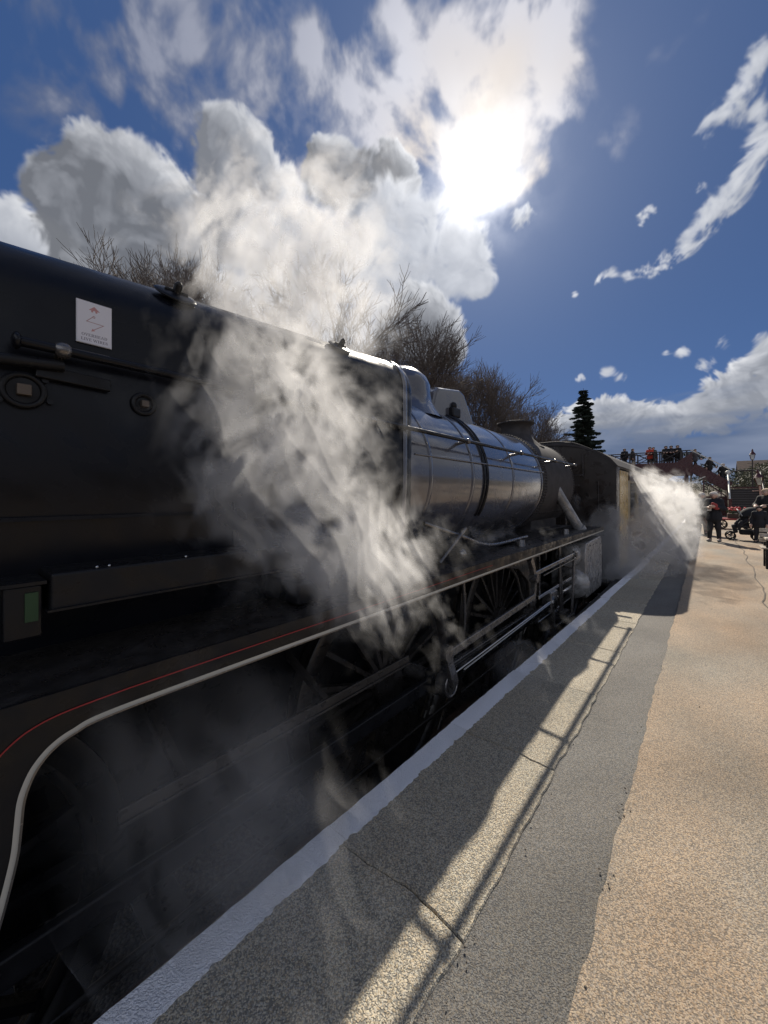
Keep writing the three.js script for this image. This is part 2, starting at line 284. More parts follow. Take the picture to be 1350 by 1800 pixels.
// the platform
const platform = new THREE.Group(); platform.name = 'platform'; platform.position.set(0, -0.97, 0); baseOf.set(platform, [0, -0.97, 0]); scene.add(platform);
tag(platform, 'station platform with worn coping slabs and tan asphalt', null, null, 'structure');
const edgeX = (d) => -1.43 + 0.022 * clamp(d, 0, 10) + 0.004 * clamp(d - 10, 0, 30);
{
  const r = rng(41), joints = [-3.2, -2.1, -1.0, 0.12, 1.25, 2.36, 3.44, 4.53, 5.66, 6.79]; for (let d = 7.92; d < 44; d += 1.12) joints.push(d);
  const inner = (d) => -0.675 + 0.017 * fbm(3.1, d * 3.2, 7, 5) + 0.006 * N3(1, d * 0.8, 2);
  for (let k = 0; k + 1 < joints.length; k++) {
    const d0 = joints[k] + 0.007, d1 = joints[k + 1] - 0.007, near = d0 < 12, st = near ? 0.03 : 0.12, pts = [], n = Math.round((d1 - d0) / st), m = near ? 16 : 4, lift = (r() - 0.5) * 0.008, skew = (r() - 0.5) * 0.012;
    const jag = (t, d) => 0.011 * fbm(t * 9, d * 7.7, 4, 4) + 0.02 * N3(t * 1.7, d * 5, 1);
    for (let i = 0; i <= m; i++) { const t = i / m, x = mix(edgeX(d0), inner(d0), t); pts.push([x, d0 + jag(x, Math.round(d0 * 10)) * (near ? 1 : 0.5)]); }
    for (let i = 1; i < n; i++) pts.push([inner(mix(d0, d1, i / n)), mix(d0, d1, i / n)]);
    for (let i = m; i >= 0; i--) { const t = i / m, x = mix(edgeX(d1), inner(d1), t); pts.push([x, d1 + jag(x, Math.round((d1 + 0.014) * 10)) * (near ? 1 : 0.5)]); }
    for (let i = n - 1; i > 0; i--) { const d = mix(d0, d1, i / n); pts.push([edgeX(d) + 0.006 * fbm(d * 8, 5, 5, 3), d]); }
    const s = new THREE.Shape(pts.map(([x, d]) => new THREE.Vector2(x + skew, d)));
    const g = new THREE.ExtrudeGeometry(s, { depth: 0.11, bevelEnabled: true, bevelSize: 0.005, bevelThickness: 0.006, bevelSegments: 1, curveSegments: 1 });
    g.rotateX(-Math.PI / 2).translate(0, -0.117 + lift, 0);
    const tone = 0.86 + 0.24 * r(), slab = part(platform, 'coping_slab', blotch(uvBox(g), 2.3, tone * 0.86, tone * 1.1, 0.06, k * 3), P.slab, { keepUv: true });
    // the white line painted along its edge, chipped
    const wp = [], ww = 0.126 + 0.010 * r(), off = 0.006 * r();
    for (let i = 0; i <= n; i++) { const d = mix(d0 - 0.006, d1 + 0.006, i / n); wp.push([edgeX(d) + 0.004 + off + 0.004 * N3(d * 9, 1, 4), d]); }
    for (let i = n * 3; i >= 0; i--) { const d = mix(d0 - 0.006, d1 + 0.006, i / n / 3); wp.push([edgeX(d) + off + ww + 0.010 * fbm(d * 30, 8, 3, 4) - 0.012 * sstep(0.35, 0.8, N3(d * 6, 2, 9)), d]); }
    const w = new THREE.ExtrudeGeometry(new THREE.Shape(wp.map(([x, d]) => new THREE.Vector2(x + skew, d))), { depth: 0.003, bevelEnabled: false }).rotateX(-Math.PI / 2).translate(0, lift + 0.0005, 0);
    part(slab, 'white_line', blotch(uvBox(w), 5, 0.82, 1.06, 0.02, k), P.paint, { keepUv: true });
  }
  part(platform, 'slab_bedding', box(-1.36, -0.6, -0.6, -0.035, -3.2, 44.5), P.joint);
  part(platform, 'platform_wall', box(-1.34, -1.1, -0.97, -0.12, -6, 45), P.brick);
  // grey tar strip, then the tan surface; both with crumbled edges
  const sheet = (x0, x1, d0, d1, nx, nd, y, fx) => {
    const g = new THREE.PlaneGeometry(1, 1, nx, nd).rotateX(-Math.PI / 2), p = g.attributes.position;
    for (let i = 0; i < p.count; i++) {
      const u = p.getX(i) + 0.5, w = 0.5 - p.getZ(i), d = mix(d0, d1, Math.pow(w, 1.7)), a = x0(d), t = fx ? Math.pow(u, 1.8) : u;
      p.setXYZ(i, mix(a, x1, t), y + 0.006 * fbm(mix(a, x1, t) * 0.9, 1, d * 0.7, 3) * Math.min(1, u * 8), -d);
    }
    g.computeVertexNormals(); const uv = g.attributes.uv; for (let i = 0; i < p.count; i++) uv.setXY(i, p.getX(i), p.getZ(i));
    return g;
  };
  part(platform, 'tar_strip', blotch(sheet(() => -0.76, -0.2, -3, 45, 6, 300, -0.011), 1.2, 0.75, 1.2, 0.05), P.tar, { keepUv: true });
  const crumb = (d) => -0.325 + 0.016 * fbm(d * 4.1, 4, 8, 6) + 0.008 * N3(d * 0.5, 3, 3);
  part(platform, 'tan_surface', blotch(sheet(crumb, 9, -3, 46, 70, 900, 0.0, true), 0.9, 0.74, 1.16, 0.22, 5), P.pink, { keepUv: true });
  // a dark seam wandering through the tan surface
  const seam = []; for (let i = 0; i <= 60; i++) { const d = 5.5 + i * 0.25, x = 0.64 + 0.02 * (d - 7) + 0.05 * N3(d * 0.6, 0, 1) - 0.012 * sstep(11, 17, d) * (d - 11); seam.push([x + 0.012 * N3(d * 5, 2, 2), d]); }
  part(platform, 'seam', new THREE.ExtrudeGeometry(new THREE.Shape([...seam.map(([x, d]) => new THREE.Vector2(x, d)), ...seam.reverse().map(([x, d]) => new THREE.Vector2(x + 0.016, d))]), { depth: 0.002, bevelEnabled: false }).rotateX(-Math.PI / 2).translate(0, 0.006, 0), mat([0.10, 0.085, 0.07], 0.95));
  { // loose grit and crumbs along the seams
    const r2 = rng(19), n = 130, im = new THREE.InstancedMesh(new THREE.DodecahedronGeometry(0.0028, 0), mat([0.12, 0.105, 0.085], 0.9), n), m = new THREE.Matrix4();
    for (let i = 0; i < n; i++) { const d = 0.5 + 9 * r2() * r2(), near = r2(), x = near < 0.45 ? -0.325 + (r2() - 0.5) * 0.07 : near < 0.75 ? -0.655 + (r2() - 0.5) * 0.06 : -0.3 + r2() * 3, s = 0.4 + r2() * 1.1; m.makeRotationFromEuler(new THREE.Euler(r2() * 6, r2() * 6, r2() * 6)).scale(new THREE.Vector3(s * 1.3, s, s)).setPosition(x, 0.97 + 0.002, -d); im.setMatrixAt(i, m); }
    im.name = 'loose_grit'; im.userData.kind = 'stuff'; im.castShadow = im.receiveShadow = true; platform.add(im);
  }
  part(platform, 'platform_fill', box(-1.1, 9, -0.97, -0.03, -6, 46), P.joint);
}

// ---------------------------------------------------------------- the locomotive
const LX = -2.83, BY = 1.80;                                          // its centre line; the boiler's centre above the platform
const loco = thing('steam_locomotive', 'big black steam locomotive with lined running plate standing at the platform', 'locomotive', [LX, -0.755, 3]);
{
  // boiler barrel, bands, smokebox
  const rB = (d) => mix(0.885, 0.825, clamp((d - 2.6) / 3.7));
  const barrel = []; for (let d = 2.55; d <= 6.31; d += 0.188) barrel.push([rB(d), d]);
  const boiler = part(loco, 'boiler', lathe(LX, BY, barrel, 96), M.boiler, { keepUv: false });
  const band = (d, w, h) => lathe(LX, BY, [[rB(d) - 0.01, d - w / 2 - 0.004], [rB(d) + h, d - w / 2], [rB(d) + h, d + w / 2], [rB(d) - 0.01, d + w / 2 + 0.004]], 96);
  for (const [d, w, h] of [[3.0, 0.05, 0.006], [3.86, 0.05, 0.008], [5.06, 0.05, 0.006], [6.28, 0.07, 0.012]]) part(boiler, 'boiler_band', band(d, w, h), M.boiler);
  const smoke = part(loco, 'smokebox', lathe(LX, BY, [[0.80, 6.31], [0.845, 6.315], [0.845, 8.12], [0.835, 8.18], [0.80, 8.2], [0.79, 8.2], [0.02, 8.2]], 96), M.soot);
  const rv = new THREE.SphereGeometry(0.016, 6, 4), riv = [];
  for (const d of [6.36, 6.44, 8.08]) for (let a = -0.5; a < 2.6; a += 0.055) riv.push(rv.clone().translate(LX + 0.848 * Math.sin(a), BY + 0.848 * Math.cos(a), -d));
  for (let d = 6.6; d < 8.0; d += 0.1) riv.push(rv.clone().translate(LX + 0.848 * Math.sin(2.2), BY + 0.848 * Math.cos(2.2), -d));
  part(smoke, 'rivet', riv, M.soot, { kind: 'stuff' });
  part(smoke, 'smokebox_door', lathe(LX, BY - 0.05, [[0.66, 8.2], [0.66, 8.235], [0.58, 8.30], [0.35, 8.38], [0.02, 8.41]], 48), M.soot);
  part(smoke, 'door_handle', [rod([LX, BY - 0.05, 8.4], [LX, BY - 0.05, 8.5], 0.03), rod([LX, BY - 0.05, 8.47], [LX + 0.12, BY - 0.25, 8.47], 0.014), rod([LX, BY - 0.05, 8.49], [LX - 0.15, BY - 0.2, 8.49], 0.014)], M.steel);
  part(smoke, 'saddle', [box(LX - 0.55, LX + 0.55, 0.35, 1.2, 6.6, 8.0, 0.03), box(LX - 0.72, LX + 0.72, 0.8, 1.0, 6.5, 8.1, 0.02)], M.soot);
  part(smoke, 'door_lamp_iron', [box(LX + 0.55, LX + 0.6, BY + 0.25, BY + 0.45, 8.2, 8.24), box(LX + 0.8, LX + 0.93, BY - 0.02, BY + 0.0, 8.1, 8.16), box(LX + 0.8, LX + 0.98, BY + 0.18, BY + 0.20, 8.12, 8.18)], M.soot);
  // chimney
  const turned = (prof, x, y, d, seg = 40) => new THREE.LatheGeometry(prof.map(([r, h]) => new THREE.Vector2(r, h)), seg).translate(x, y, -d);
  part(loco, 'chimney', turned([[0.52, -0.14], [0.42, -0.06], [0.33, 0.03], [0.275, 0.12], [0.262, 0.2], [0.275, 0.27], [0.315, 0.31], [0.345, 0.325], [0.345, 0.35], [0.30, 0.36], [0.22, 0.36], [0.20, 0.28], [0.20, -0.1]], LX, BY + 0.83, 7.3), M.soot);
  // dome and top-feed cover with its pipes
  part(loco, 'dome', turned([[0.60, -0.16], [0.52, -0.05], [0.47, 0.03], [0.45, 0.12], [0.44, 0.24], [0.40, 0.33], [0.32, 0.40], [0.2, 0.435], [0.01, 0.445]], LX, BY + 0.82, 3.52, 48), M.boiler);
  const feed = new THREE.ExtrudeGeometry(new THREE.Shape([[-0.62, -0.12], [-0.5, 0.22], [-0.44, 0.27], [0.06, 0.34], [0.16, 0.31], [0.42, -0.02], [0.44, -0.12]].map(([d, y]) => new THREE.Vector2(d, y))), { depth: 0.62, bevelEnabled: true, bevelSize: 0.035, bevelThickness: 0.05, bevelSegments: 3 });
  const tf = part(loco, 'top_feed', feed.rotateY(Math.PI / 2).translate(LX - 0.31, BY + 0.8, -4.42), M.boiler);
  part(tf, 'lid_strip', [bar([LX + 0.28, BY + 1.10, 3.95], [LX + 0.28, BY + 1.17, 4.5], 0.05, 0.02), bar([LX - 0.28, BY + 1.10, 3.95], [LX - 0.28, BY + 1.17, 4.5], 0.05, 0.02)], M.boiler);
  part(tf, 'clack_valve', [box(LX + 0.3, LX + 0.42, BY + 0.78, BY + 0.9, 4.2, 4.4, 0.02), ballAt(LX + 0.36, BY + 0.93, 4.3, 0.05)], M.black);
  for (const s of [1, -1]) { const pts = []; for (let a = 0.35; a < 2.2; a += 0.16) pts.push([LX + s * (rB(4.2) + 0.004) * Math.sin(a), BY + (rB(4.2) + 0.004) * Math.cos(a), 4.22]); part(loco, 'feed_pipe', tube(pts, 0.022, 40, 8), M.gloss); const q = pts.map(([x, y]) => [x, y, 4.14]); part(loco, 'pipe_cover_strip', tube(q, 0.018, 40, 6), M.gloss); }
  // Belpaire firebox: square-shouldered sections lofted along the engine
  const sec = (d, hw, top, rise, rr, low) => {                        // right half from bottom to top centre, mirrored
    const o = [], n = 7; o.push([hw - 0.10, low], [hw - 0.02, low + 0.35], [hw, 1.75]);
    for (let i = 0; i <= n; i++) { const a = (i / n) * (Math.PI / 2 - 0.13); o.push([hw - rr + rr * Math.cos(a) , top - rise - rr + rr * Math.sin(a)]); }
    for (let i = 1; i <= 4; i++) { const t = i / 4, x = (hw - rr) * (1 - t) + rr * 0.12 * (1 - t); o.push([x, top - rise * (1 - t) * (1 - t)]); }
    const all = [...o, ...o.slice(0, -1).reverse().map(([x, y]) => [-x, y])];
    return all.map(([x, y]) => V(LX + x, y, d));
  };
  const loft = (secs, cap) => {
    const pos = [], n = secs[0].length; const tri = (a, b, c) => pos.push(a.x, a.y, a.z, b.x, b.y, b.z, c.x, c.y, c.z);
    for (let k = 0; k + 1 < secs.length; k++) for (let i = 0; i + 1 < n; i++) { tri(secs[k][i], secs[k][i + 1], secs[k + 1][i]); tri(secs[k][i + 1], secs[k + 1][i + 1], secs[k + 1][i]); }
    if (cap) { const L = secs[secs.length - 1], c = V(LX, BY, 0); c.z = L[0].z; for (let i = 0; i + 1 < n; i++) tri(L[i], L[i + 1], c); }
    let g = new THREE.BufferGeometry(); g.setAttribute('position', new THREE.Float32BufferAttribute(pos, 3)); g.computeVertexNormals(); return g;
  };
  const smooth = (g) => { const p = g.attributes.position, n = g.attributes.normal, map = new Map(); for (let i = 0; i < p.count; i++) { const k = [p.getX(i), p.getY(i), p.getZ(i)].map((v) => Math.round(v * 2000)).join(); const e = map.get(k) ?? []; e.push(i); map.set(k, e); } const out = n.clone(); for (const e of map.values()) for (const i of e) { const v = new THREE.Vector3(); for (const j of e) { const q = new THREE.Vector3().fromBufferAttribute(n, j); if (q.dot(new THREE.Vector3().fromBufferAttribute(n, i)) > 0.6) v.add(q); } v.normalize(); out.setXYZ(i, v.x, v.y, v.z); } g.setAttribute('normal', out); return g; };
  const FB = [[-1.25, 0.85, 2.62, 0.04, 0.30], [0, 0.865, 2.66, 0.04, 0.30], [1.2, 0.88, 2.74, 0.04, 0.30], [2.5, 0.893, 2.82, 0.04, 0.30]];
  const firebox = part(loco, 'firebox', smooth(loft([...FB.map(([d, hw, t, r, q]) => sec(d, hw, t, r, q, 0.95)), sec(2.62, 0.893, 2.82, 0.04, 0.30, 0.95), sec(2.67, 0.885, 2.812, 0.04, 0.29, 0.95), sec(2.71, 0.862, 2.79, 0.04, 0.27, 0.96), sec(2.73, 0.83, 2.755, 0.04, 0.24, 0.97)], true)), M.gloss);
  part(firebox, 'cleading_band', smooth(loft([sec(2.545, 0.897, 2.826, 0.04, 0.30, 0.95), sec(2.55, 0.902, 2.831, 0.04, 0.30, 0.95), sec(2.595, 0.902, 2.831, 0.04, 0.30, 0.95), sec(2.60, 0.897, 2.826, 0.04, 0.30, 0.95)])), M.boiler);
  const fx = LX + 0.875;
  for (const [d, y, r] of [[0.23, 1.99, 0.058], [0.63, 2.01, 0.042], [1.25, 1.99, 0.042], [1.85, 2.0, 0.042]]) {
    const wp = part(firebox, 'washout_plug', [new THREE.TorusGeometry(r, 0.011, 8, 24).rotateY(Math.PI / 2).translate(fx + 0.006, y, -d), discX(fx - 0.002, y, d, r, 0.012)], M.black);
    part(wp, 'square_plug', box(fx, fx + 0.03, y - r * 0.36, y + r * 0.36, d - r * 0.36, d + r * 0.36, 0.004), M.brass);
    if (r > 0.05) part(wp, 'plug_bolt', [[-0.07, 0.03], [0.075, -0.03], [0.06, 0.05], [-0.065, -0.045]].map(([a, b]) => discX(fx + 0.006, y + b, d + a, 0.011, 0.014, 6)), M.black);
  }
  for (const [d, y] of [[0.80, 2.62], [1.92, 2.69]]) {                 // mudhole covers on the shoulder
    const mh = part(firebox, 'mudhole_cover', new THREE.SphereGeometry(1, 20, 12).scale(0.07, 0.016, 0.10).rotateZ(-0.75).translate(LX + 0.795, y - 0.02, -d), M.gloss);
    part(mh, 'cover_nut', [rod([LX + 0.80, y - 0.02, d], [LX + 0.835, y + 0.02, d], 0.022, 0.02, 6), bar([LX + 0.805, y - 0.008, d - 0.055], [LX + 0.805, y - 0.008, d + 0.055], 0.016, 0.014, 0.004), ballAt(LX + 0.832, y + 0.018, d, 0.016, 8)], M.black);
  }
  part(firebox, 'firebox_pipe', [rod([fx + 0.04, 2.08, 0.12], [fx + 0.04, 2.10, 0.34], 0.022), bar([fx + 0.02, 2.07, 0.26], [fx + 0.02, 2.06, 0.50], 0.02, 0.05, 0.006)], M.black);
  part(firebox, 'plate_seam', [box(fx - 0.004, fx + 0.004, 1.15, 2.28, 1.06, 1.1), box(fx - 0.02, fx + 0.0, 1.5, 1.515, -0.6, 2.5)], M.gloss);
  // the enamel warning plate
  const signTex = canvasTex(512, 704, (c, w, h) => {
    c.fillStyle = '#d6d4da'; c.fillRect(0, 0, w, h); c.strokeStyle = '#c9c6cf'; c.lineWidth = 5; c.strokeRect(6, 6, w - 12, h - 12);
    c.fillStyle = '#b98684'; c.strokeStyle = '#a98583'; c.lineWidth = 11; c.lineJoin = 'miter';
    c.beginPath(); c.moveTo(w * 0.49, 62); c.lineTo(w * 0.66, 135); c.lineTo(w * 0.33, 135); c.closePath(); c.fill(); c.fillRect(w * 0.40, 130, 30, 34); c.fillRect(w * 0.52, 130, 30, 34);
    c.beginPath(); c.moveTo(w * 0.46, 235); c.lineTo(w * 0.27, 335); c.lineTo(w * 0.76, 345); c.lineTo(w * 0.42, 478); c.stroke();
    c.beginPath(); c.moveTo(w * 0.40, 492); c.lineTo(w * 0.44, 440); c.lineTo(w * 0.52, 470); c.closePath(); c.fill(); c.beginPath(); c.arc(w * 0.48, 240, 15, 0, 7); c.stroke();
    c.fillStyle = '#77727b'; c.font = 'bold 66px serif'; c.textAlign = 'center'; c.fillText('OVERHEAD', w / 2, 584, w * 0.8); c.fillText('LIVE WIRES', w / 2, 662, w * 0.86);
  });
  signTex.wrapS = signTex.wrapT = THREE.ClampToEdgeWrapping;
  const sg = new THREE.PlaneGeometry(0.118, 0.172).rotateY(Math.PI / 2);
  const plate = part(loco, 'warning_plate', box(fx - 0.001, fx + 0.004, 2.222, 2.398, 0.386, 0.508, 0.002), mat([0.6, 0.6, 0.62], 0.35), { label: 'white overhead live wires warning plate' });
  plate.rotation.set(0, 0, 0);
  part(plate, 'warning_print', sg.translate(fx + 0.0065, 2.31, -0.447), mat([1, 1, 1], 0.3, 0, { map: signTex }), { keepUv: true });
  // handrail with stanchions
  const hx = -1.895, hy = 2.155;
  for (const s of [1, -1]) {
    const x = LX + s * (hx - LX), hr = part(loco, 'handrail', [rod([x, hy, 0.2], [x, hy, 7.86], 0.0185, 0.0185, 14), new THREE.SphereGeometry(0.031, 14, 10).scale(1, 1, 0.5).translate(x, hy, -0.205), ballAt(x, hy, 7.86, 0.028, 12)], M.gloss);
    for (const d of [0.335, 2.12, 3.6, 5.1, 6.6, 7.8]) part(hr, 'stanchion', [ballAt(x, hy, d, 0.031, 14), rod([x, hy, d], [LX + s * (d < 2.6 ? 0.865 : 0.77), hy - (d < 2.6 ? 0.005 : 0.02), d], 0.013, 0.02, 10)], M.dull);
  }
  part(loco, 'handrail_reflection', rod([LX + 0.872, BY + 0.16, 2.75], [LX + 0.84, BY + 0.16, 6.3], 0.009, 0.009, 6), M.boiler);  // thin rod added as the line of the handrail's reflection on the barrel
  part(loco, 'steam_pipe', [rod([LX + 0.70, BY + 0.06, 7.12], [LX + 1.06, 0.99, 7.56], 0.088, 0.088, 24), rod([LX + 1.05, 1.02, 7.54], [LX + 1.07, 0.96, 7.57], 0.11, 0.12, 24)], M.casing);
  // running plate, valance with cream and red lining, dropping in a curve before the cab
  const px = -1.53, low = (d) => mix(0.862, 0.905, clamp(d / 8.4));
  part(loco, 'running_plate', box(LX - 1.3, px - 0.004, 0.965, 0.985, -0.1, 8.42, 0.004), M.grimy);
  const curve = [[-1.1, 0.30], [0.12, 0.33], [0.145, 0.43], [0.17, 0.55], [0.178, 0.63], [0.184, 0.70], [0.196, 0.745], [0.215, 0.785], [0.25, 0.822], [0.30, 0.845], [0.40, 0.862]];
  const edge = curve.slice(1).concat([[0.8, low(0.8)], [8.42, low(8.42)]]);
  part(loco, 'valance', plateX(px - 0.02, px - 0.003, [[-1.1, 0.30], ...edge, [8.42, 0.99], [-1.1, 0.99]]), M.black);
  const ribbon = (pts, w, dx) => { const pos = []; const n = pts.length; const nor = pts.map((p, i) => { const a = pts[Math.max(0, i - 1)], b = pts[Math.min(n - 1, i + 1)], l = Math.hypot(b[0] - a[0], b[1] - a[1]); return [-(b[1] - a[1]) / l, (b[0] - a[0]) / l]; });
    const q = (i, s) => [px + dx, pts[i][1] + nor[i][1] * s * w, -(pts[i][0] + nor[i][0] * s * w)];
    for (let i = 0; i + 1 < n; i++) { const a = q(i, 0), b = q(i + 1, 0), c = q(i, 1), e = q(i + 1, 1); pos.push(...a, ...b, ...c, ...b, ...e, ...c); }
    const g = new THREE.BufferGeometry(); g.setAttribute('position', new THREE.Float32BufferAttribute(pos, 3)); g.computeVertexNormals(); return g; };
  const dense = (list) => { const c = new THREE.SplineCurve(list.map(([d, y]) => new THREE.Vector2(d, y))); return c.getPoints(90).map((p) => [p.x, p.y]); };
  const el = dense(edge.slice(0, -1)).concat([[2, low(2)], [8.41, low(8.4)]]);
  part(loco, 'cream_lining', ribbon(el, 0.019, 0.0), M.cream);
  part(loco, 'edge_bead', [ribbon(el, 0.006, 0.006)], M.dull);
  const red = dense([[0.02, 0.62], [0.07, 0.75], [0.115, 0.835], [0.15, 0.875], [0.20, 0.905], [0.28, 0.922], [0.45, 0.930]]).concat([[1, 0.934], [3.4, 0.942]]);
  part(loco, 'red_lining', ribbon(red, 0.0045, 0.001), M.redline);
  // cab, behind the camera's left shoulder; the frame
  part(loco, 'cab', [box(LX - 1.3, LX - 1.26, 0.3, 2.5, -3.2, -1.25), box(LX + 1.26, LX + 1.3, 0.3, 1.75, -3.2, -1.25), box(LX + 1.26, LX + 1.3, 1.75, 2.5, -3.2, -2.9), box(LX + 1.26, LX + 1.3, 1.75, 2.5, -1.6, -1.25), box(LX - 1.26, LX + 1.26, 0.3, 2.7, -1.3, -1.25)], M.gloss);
  part(loco, 'cab_roof', new THREE.CylinderGeometry(2.3, 2.3, 2.1, 32, 1, true, -0.6, 1.2).rotateX(-Math.PI / 2).translate(LX, 0.62, 2.25), M.soot);
  for (const s of [-1, 1]) part(loco, 'main_frame', box(LX + s * 0.62 - 0.015, LX + s * 0.62 + 0.015, -0.25, 0.95, -3.2, 8.35), M.black);
  part(loco, 'frame_stretcher', [box(LX - 0.6, LX + 0.6, -0.2, 0.7, 4.9, 4.95), box(LX - 0.6, LX + 0.6, -0.2, 0.7, 6.2, 6.25), box(LX - 0.5, LX + 0.5, 0.05, 0.9, -1.2, 2.6)], M.black);
  part(loco, 'buffer_beam', [box(LX - 1.28, LX + 1.28, 0.12, 0.62, 8.32, 8.37, 0.01), ...[-0.87, 0.87].map((x) => rod([LX + x, 0.13, 8.37], [LX + x, 0.13, 8.8], 0.09)), ...[-0.87, 0.87].map((x) => rod([LX + x, 0.13, 8.8], [LX + x, 0.13, 8.84], 0.2, 0.2, 20))], M.soot);
  // ledge boxes along the foot of the firebox, a green tag on the fitting beside them
  const ledge = part(loco, 'ash_pan_ledge', [box(LX + 0.75, -1.78, 1.18, 1.32, 0.28, 2.3, 0.012), box(LX + 0.7, -1.70, 0.99, 1.12, 1.3, 2.2, 0.02), box(LX + 0.8, -1.765, 1.186, 1.194, 0.27, 1.6)], M.black);
  part(ledge, 'ledge_bolt', [0.42, 0.46, 0.75, 1.15].map((d) => ballAt(-1.80, 1.322, d, 0.007, 6)), M.steel);
  part(loco, 'lubricator', [box(-1.98, -1.80, 1.10, 1.285, 0.16, 0.262, 0.008), box(-1.99, -1.79, 1.285, 1.297, 0.15, 0.272)], M.black);
  part(loco, 'green_tag', box(-1.8, -1.794, 1.16, 1.26, 0.215, 0.25), M.green);
  part(loco, 'sand_box_filler', [0, 1].map((i) => rod([-1.72, 0.98, 4.6 + i * 1.9], [-1.72, 1.06, 4.6 + i * 1.9], 0.06, 0.05, 12)).concat([ballAt(-1.75, 1.05, 3.2, 0.05), rod([-1.8, 1.0, 2.9], [-1.76, 1.28, 3.3], 0.016), tube([[-1.9, 1.35, 2.8], [-1.8, 1.2, 3.3], [-1.82, 1.06, 3.9], [-1.86, 1.04, 5.2]], 0.02)]), M.dull);
  part(loco, 'side_rod_guard', [bar([-1.70, 0.385, 0.46], [-1.70, 0.385, 2.3], 0.02, 0.055, 0.006), bar([-1.694, 0.355, 0.46], [-1.694, 0.355, 2.3], 0.03, 0.014, 0.003), ...[0.7, 1.5, 2.2].map((d) => bar([-1.71, 0.40, d], [-2.2, 0.62, d], 0.04, 0.03))], M.grimy);

  // wheels
  function wheel(d, y, r, name, spokes, big) {
    const x = LX + 0.76, g = [], hub = big ? 0.16 : 0.1;
    g.push(discX(x + 0.03, y, d, hub, 0.16, 24), new THREE.TorusGeometry(r - 0.085, 0.035, 8, 56).rotateY(Math.PI / 2).translate(x + 0.02, y, -d));
    for (let k = 0; k < spokes; k++) { const a = (k / spokes) * Math.PI * 2; g.push(bar([x + 0.03, y + hub * 0.8 * Math.sin(a), d + hub * 0.8 * Math.cos(a)], [x + 0.02, y + (r - 0.08) * Math.sin(a), d + (r - 0.08) * Math.cos(a)], big ? 0.055 : 0.045, big ? 0.035 : 0.03)); }
    const w = part(loco, name, g, d < 0 ? M.black : M.grimy);  // rear wheel coloured darker than its fellows: shade put into the material
    part(w, 'tyre', lathe(0, 0, [[r - 0.075, -0.07], [r - 0.005, -0.07], [r, -0.04], [r + 0.008, 0.05], [r + 0.035, 0.06], [r + 0.03, 0.085], [r - 0.075, 0.085], [r - 0.075, -0.07]], 72).rotateY(-Math.PI / 2).rotateZ(0).translate(x, y, -d), d < 0 ? M.black : M.grimy);
    if (big) { const s = new THREE.Shape(); s.absarc(0, 0, r - 0.1, 0.35, 1.45, false); s.lineTo(0.10, 0.42); s.lineTo(0.42, 0.10); part(w, 'balance_weight', new THREE.ExtrudeGeometry(s, { depth: 0.06, bevelEnabled: false, curveSegments: 12 }).rotateY(Math.PI / 2).rotateX(-2.2).translate(x + 0.02, y, -d), M.grimy); }
    const far = new THREE.Mesh(w.geometry, M.grimy);                  // its fellow on the other side
    far.name = name; far.scale.x = -1; far.castShadow = far.receiveShadow = true; baseOf.set(far, baseOf.get(loco)); loco.add(far);
  }
  for (const d of [-0.35, 2.42, 4.62]) wheel(d, 0.04, 0.9, 'driving_wheel', 20, true);
  for (const d of [6.25, 8.0]) wheel(d, -0.31, 0.5, 'bogie_wheel', 10, false);
  part(loco, 'splasher', [new THREE.CylinderGeometry(0.99, 0.99, 0.3, 40, 1, true, Math.PI * 0.5 - 0.75, 1.5).rotateZ(Math.PI / 2).translate(LX + 0.8, 0.04, -2.42), new THREE.CylinderGeometry(0.99, 0.99, 0.3, 40, 1, true, Math.PI * 0.5 - 0.75, 1.5).rotateZ(Math.PI / 2).translate(LX + 0.8, 0.04, -4.62)], M.black);
  // coupling and connecting rods, cranks
  const rx = LX + 1.09, ca = 0.02, cz = 0.32, pin = (d) => [rx, 0.04 + ca, d + cz];
  const boss = (x, y, d, r, t) => discX(x, y, d, r, t, 24);
  part(loco, 'coupling_rod', [bar(pin(-0.35), pin(2.42), 0.045, 0.105, 0.01), boss(rx, 0.06, -0.03, 0.1, 0.07), boss(rx, 0.06, 2.74, 0.115, 0.08)], M.black);  // rear rod darker than the front one, shade put into its colour
  part(loco, 'coupling_rod', [bar(pin(2.42), pin(4.62), 0.045, 0.105, 0.01), bar([rx + 0.021, 0.06, 2.9], [rx + 0.021, 0.06, 4.8], 0.012, 0.05, 0.003), boss(rx, 0.06, 4.94, 0.1, 0.08)], M.dull);
  part(loco, 'crank_pin', [rod([LX + 0.8, 0.06, 2.74], [rx + 0.16, 0.06, 2.74], 0.06, 0.06, 16), boss(rx + 0.10, 0.06, 2.74, 0.10, 0.09), new THREE.TorusGeometry(0.095, 0.012, 8, 24).rotateY(Math.PI / 2).translate(rx + 0.15, 0.06, -2.74)], M.dull);
  part(loco, 'connecting_rod', [bar([rx + 0.10, 0.06, 2.74], [rx + 0.10, 0.12, 5.55], 0.05, 0.10, 0.012), bar([rx + 0.128, 0.065, 3.0], [rx + 0.128, 0.125, 5.4], 0.01, 0.04, 0.003), boss(rx + 0.10, 0.12, 5.55, 0.085, 0.1)], M.steel);
  part(loco, 'return_crank', [bar([rx + 0.18, 0.06, 2.74], [rx + 0.18, 0.36, 2.62], 0.04, 0.085, 0.01), boss(rx + 0.18, 0.36, 2.62, 0.065, 0.06)], M.dull);
  part(loco, 'eccentric_rod', [bar([rx + 0.2, 0.36, 2.62], [rx + 0.2, 0.42, 4.55], 0.03, 0.065, 0.008)], M.dull);
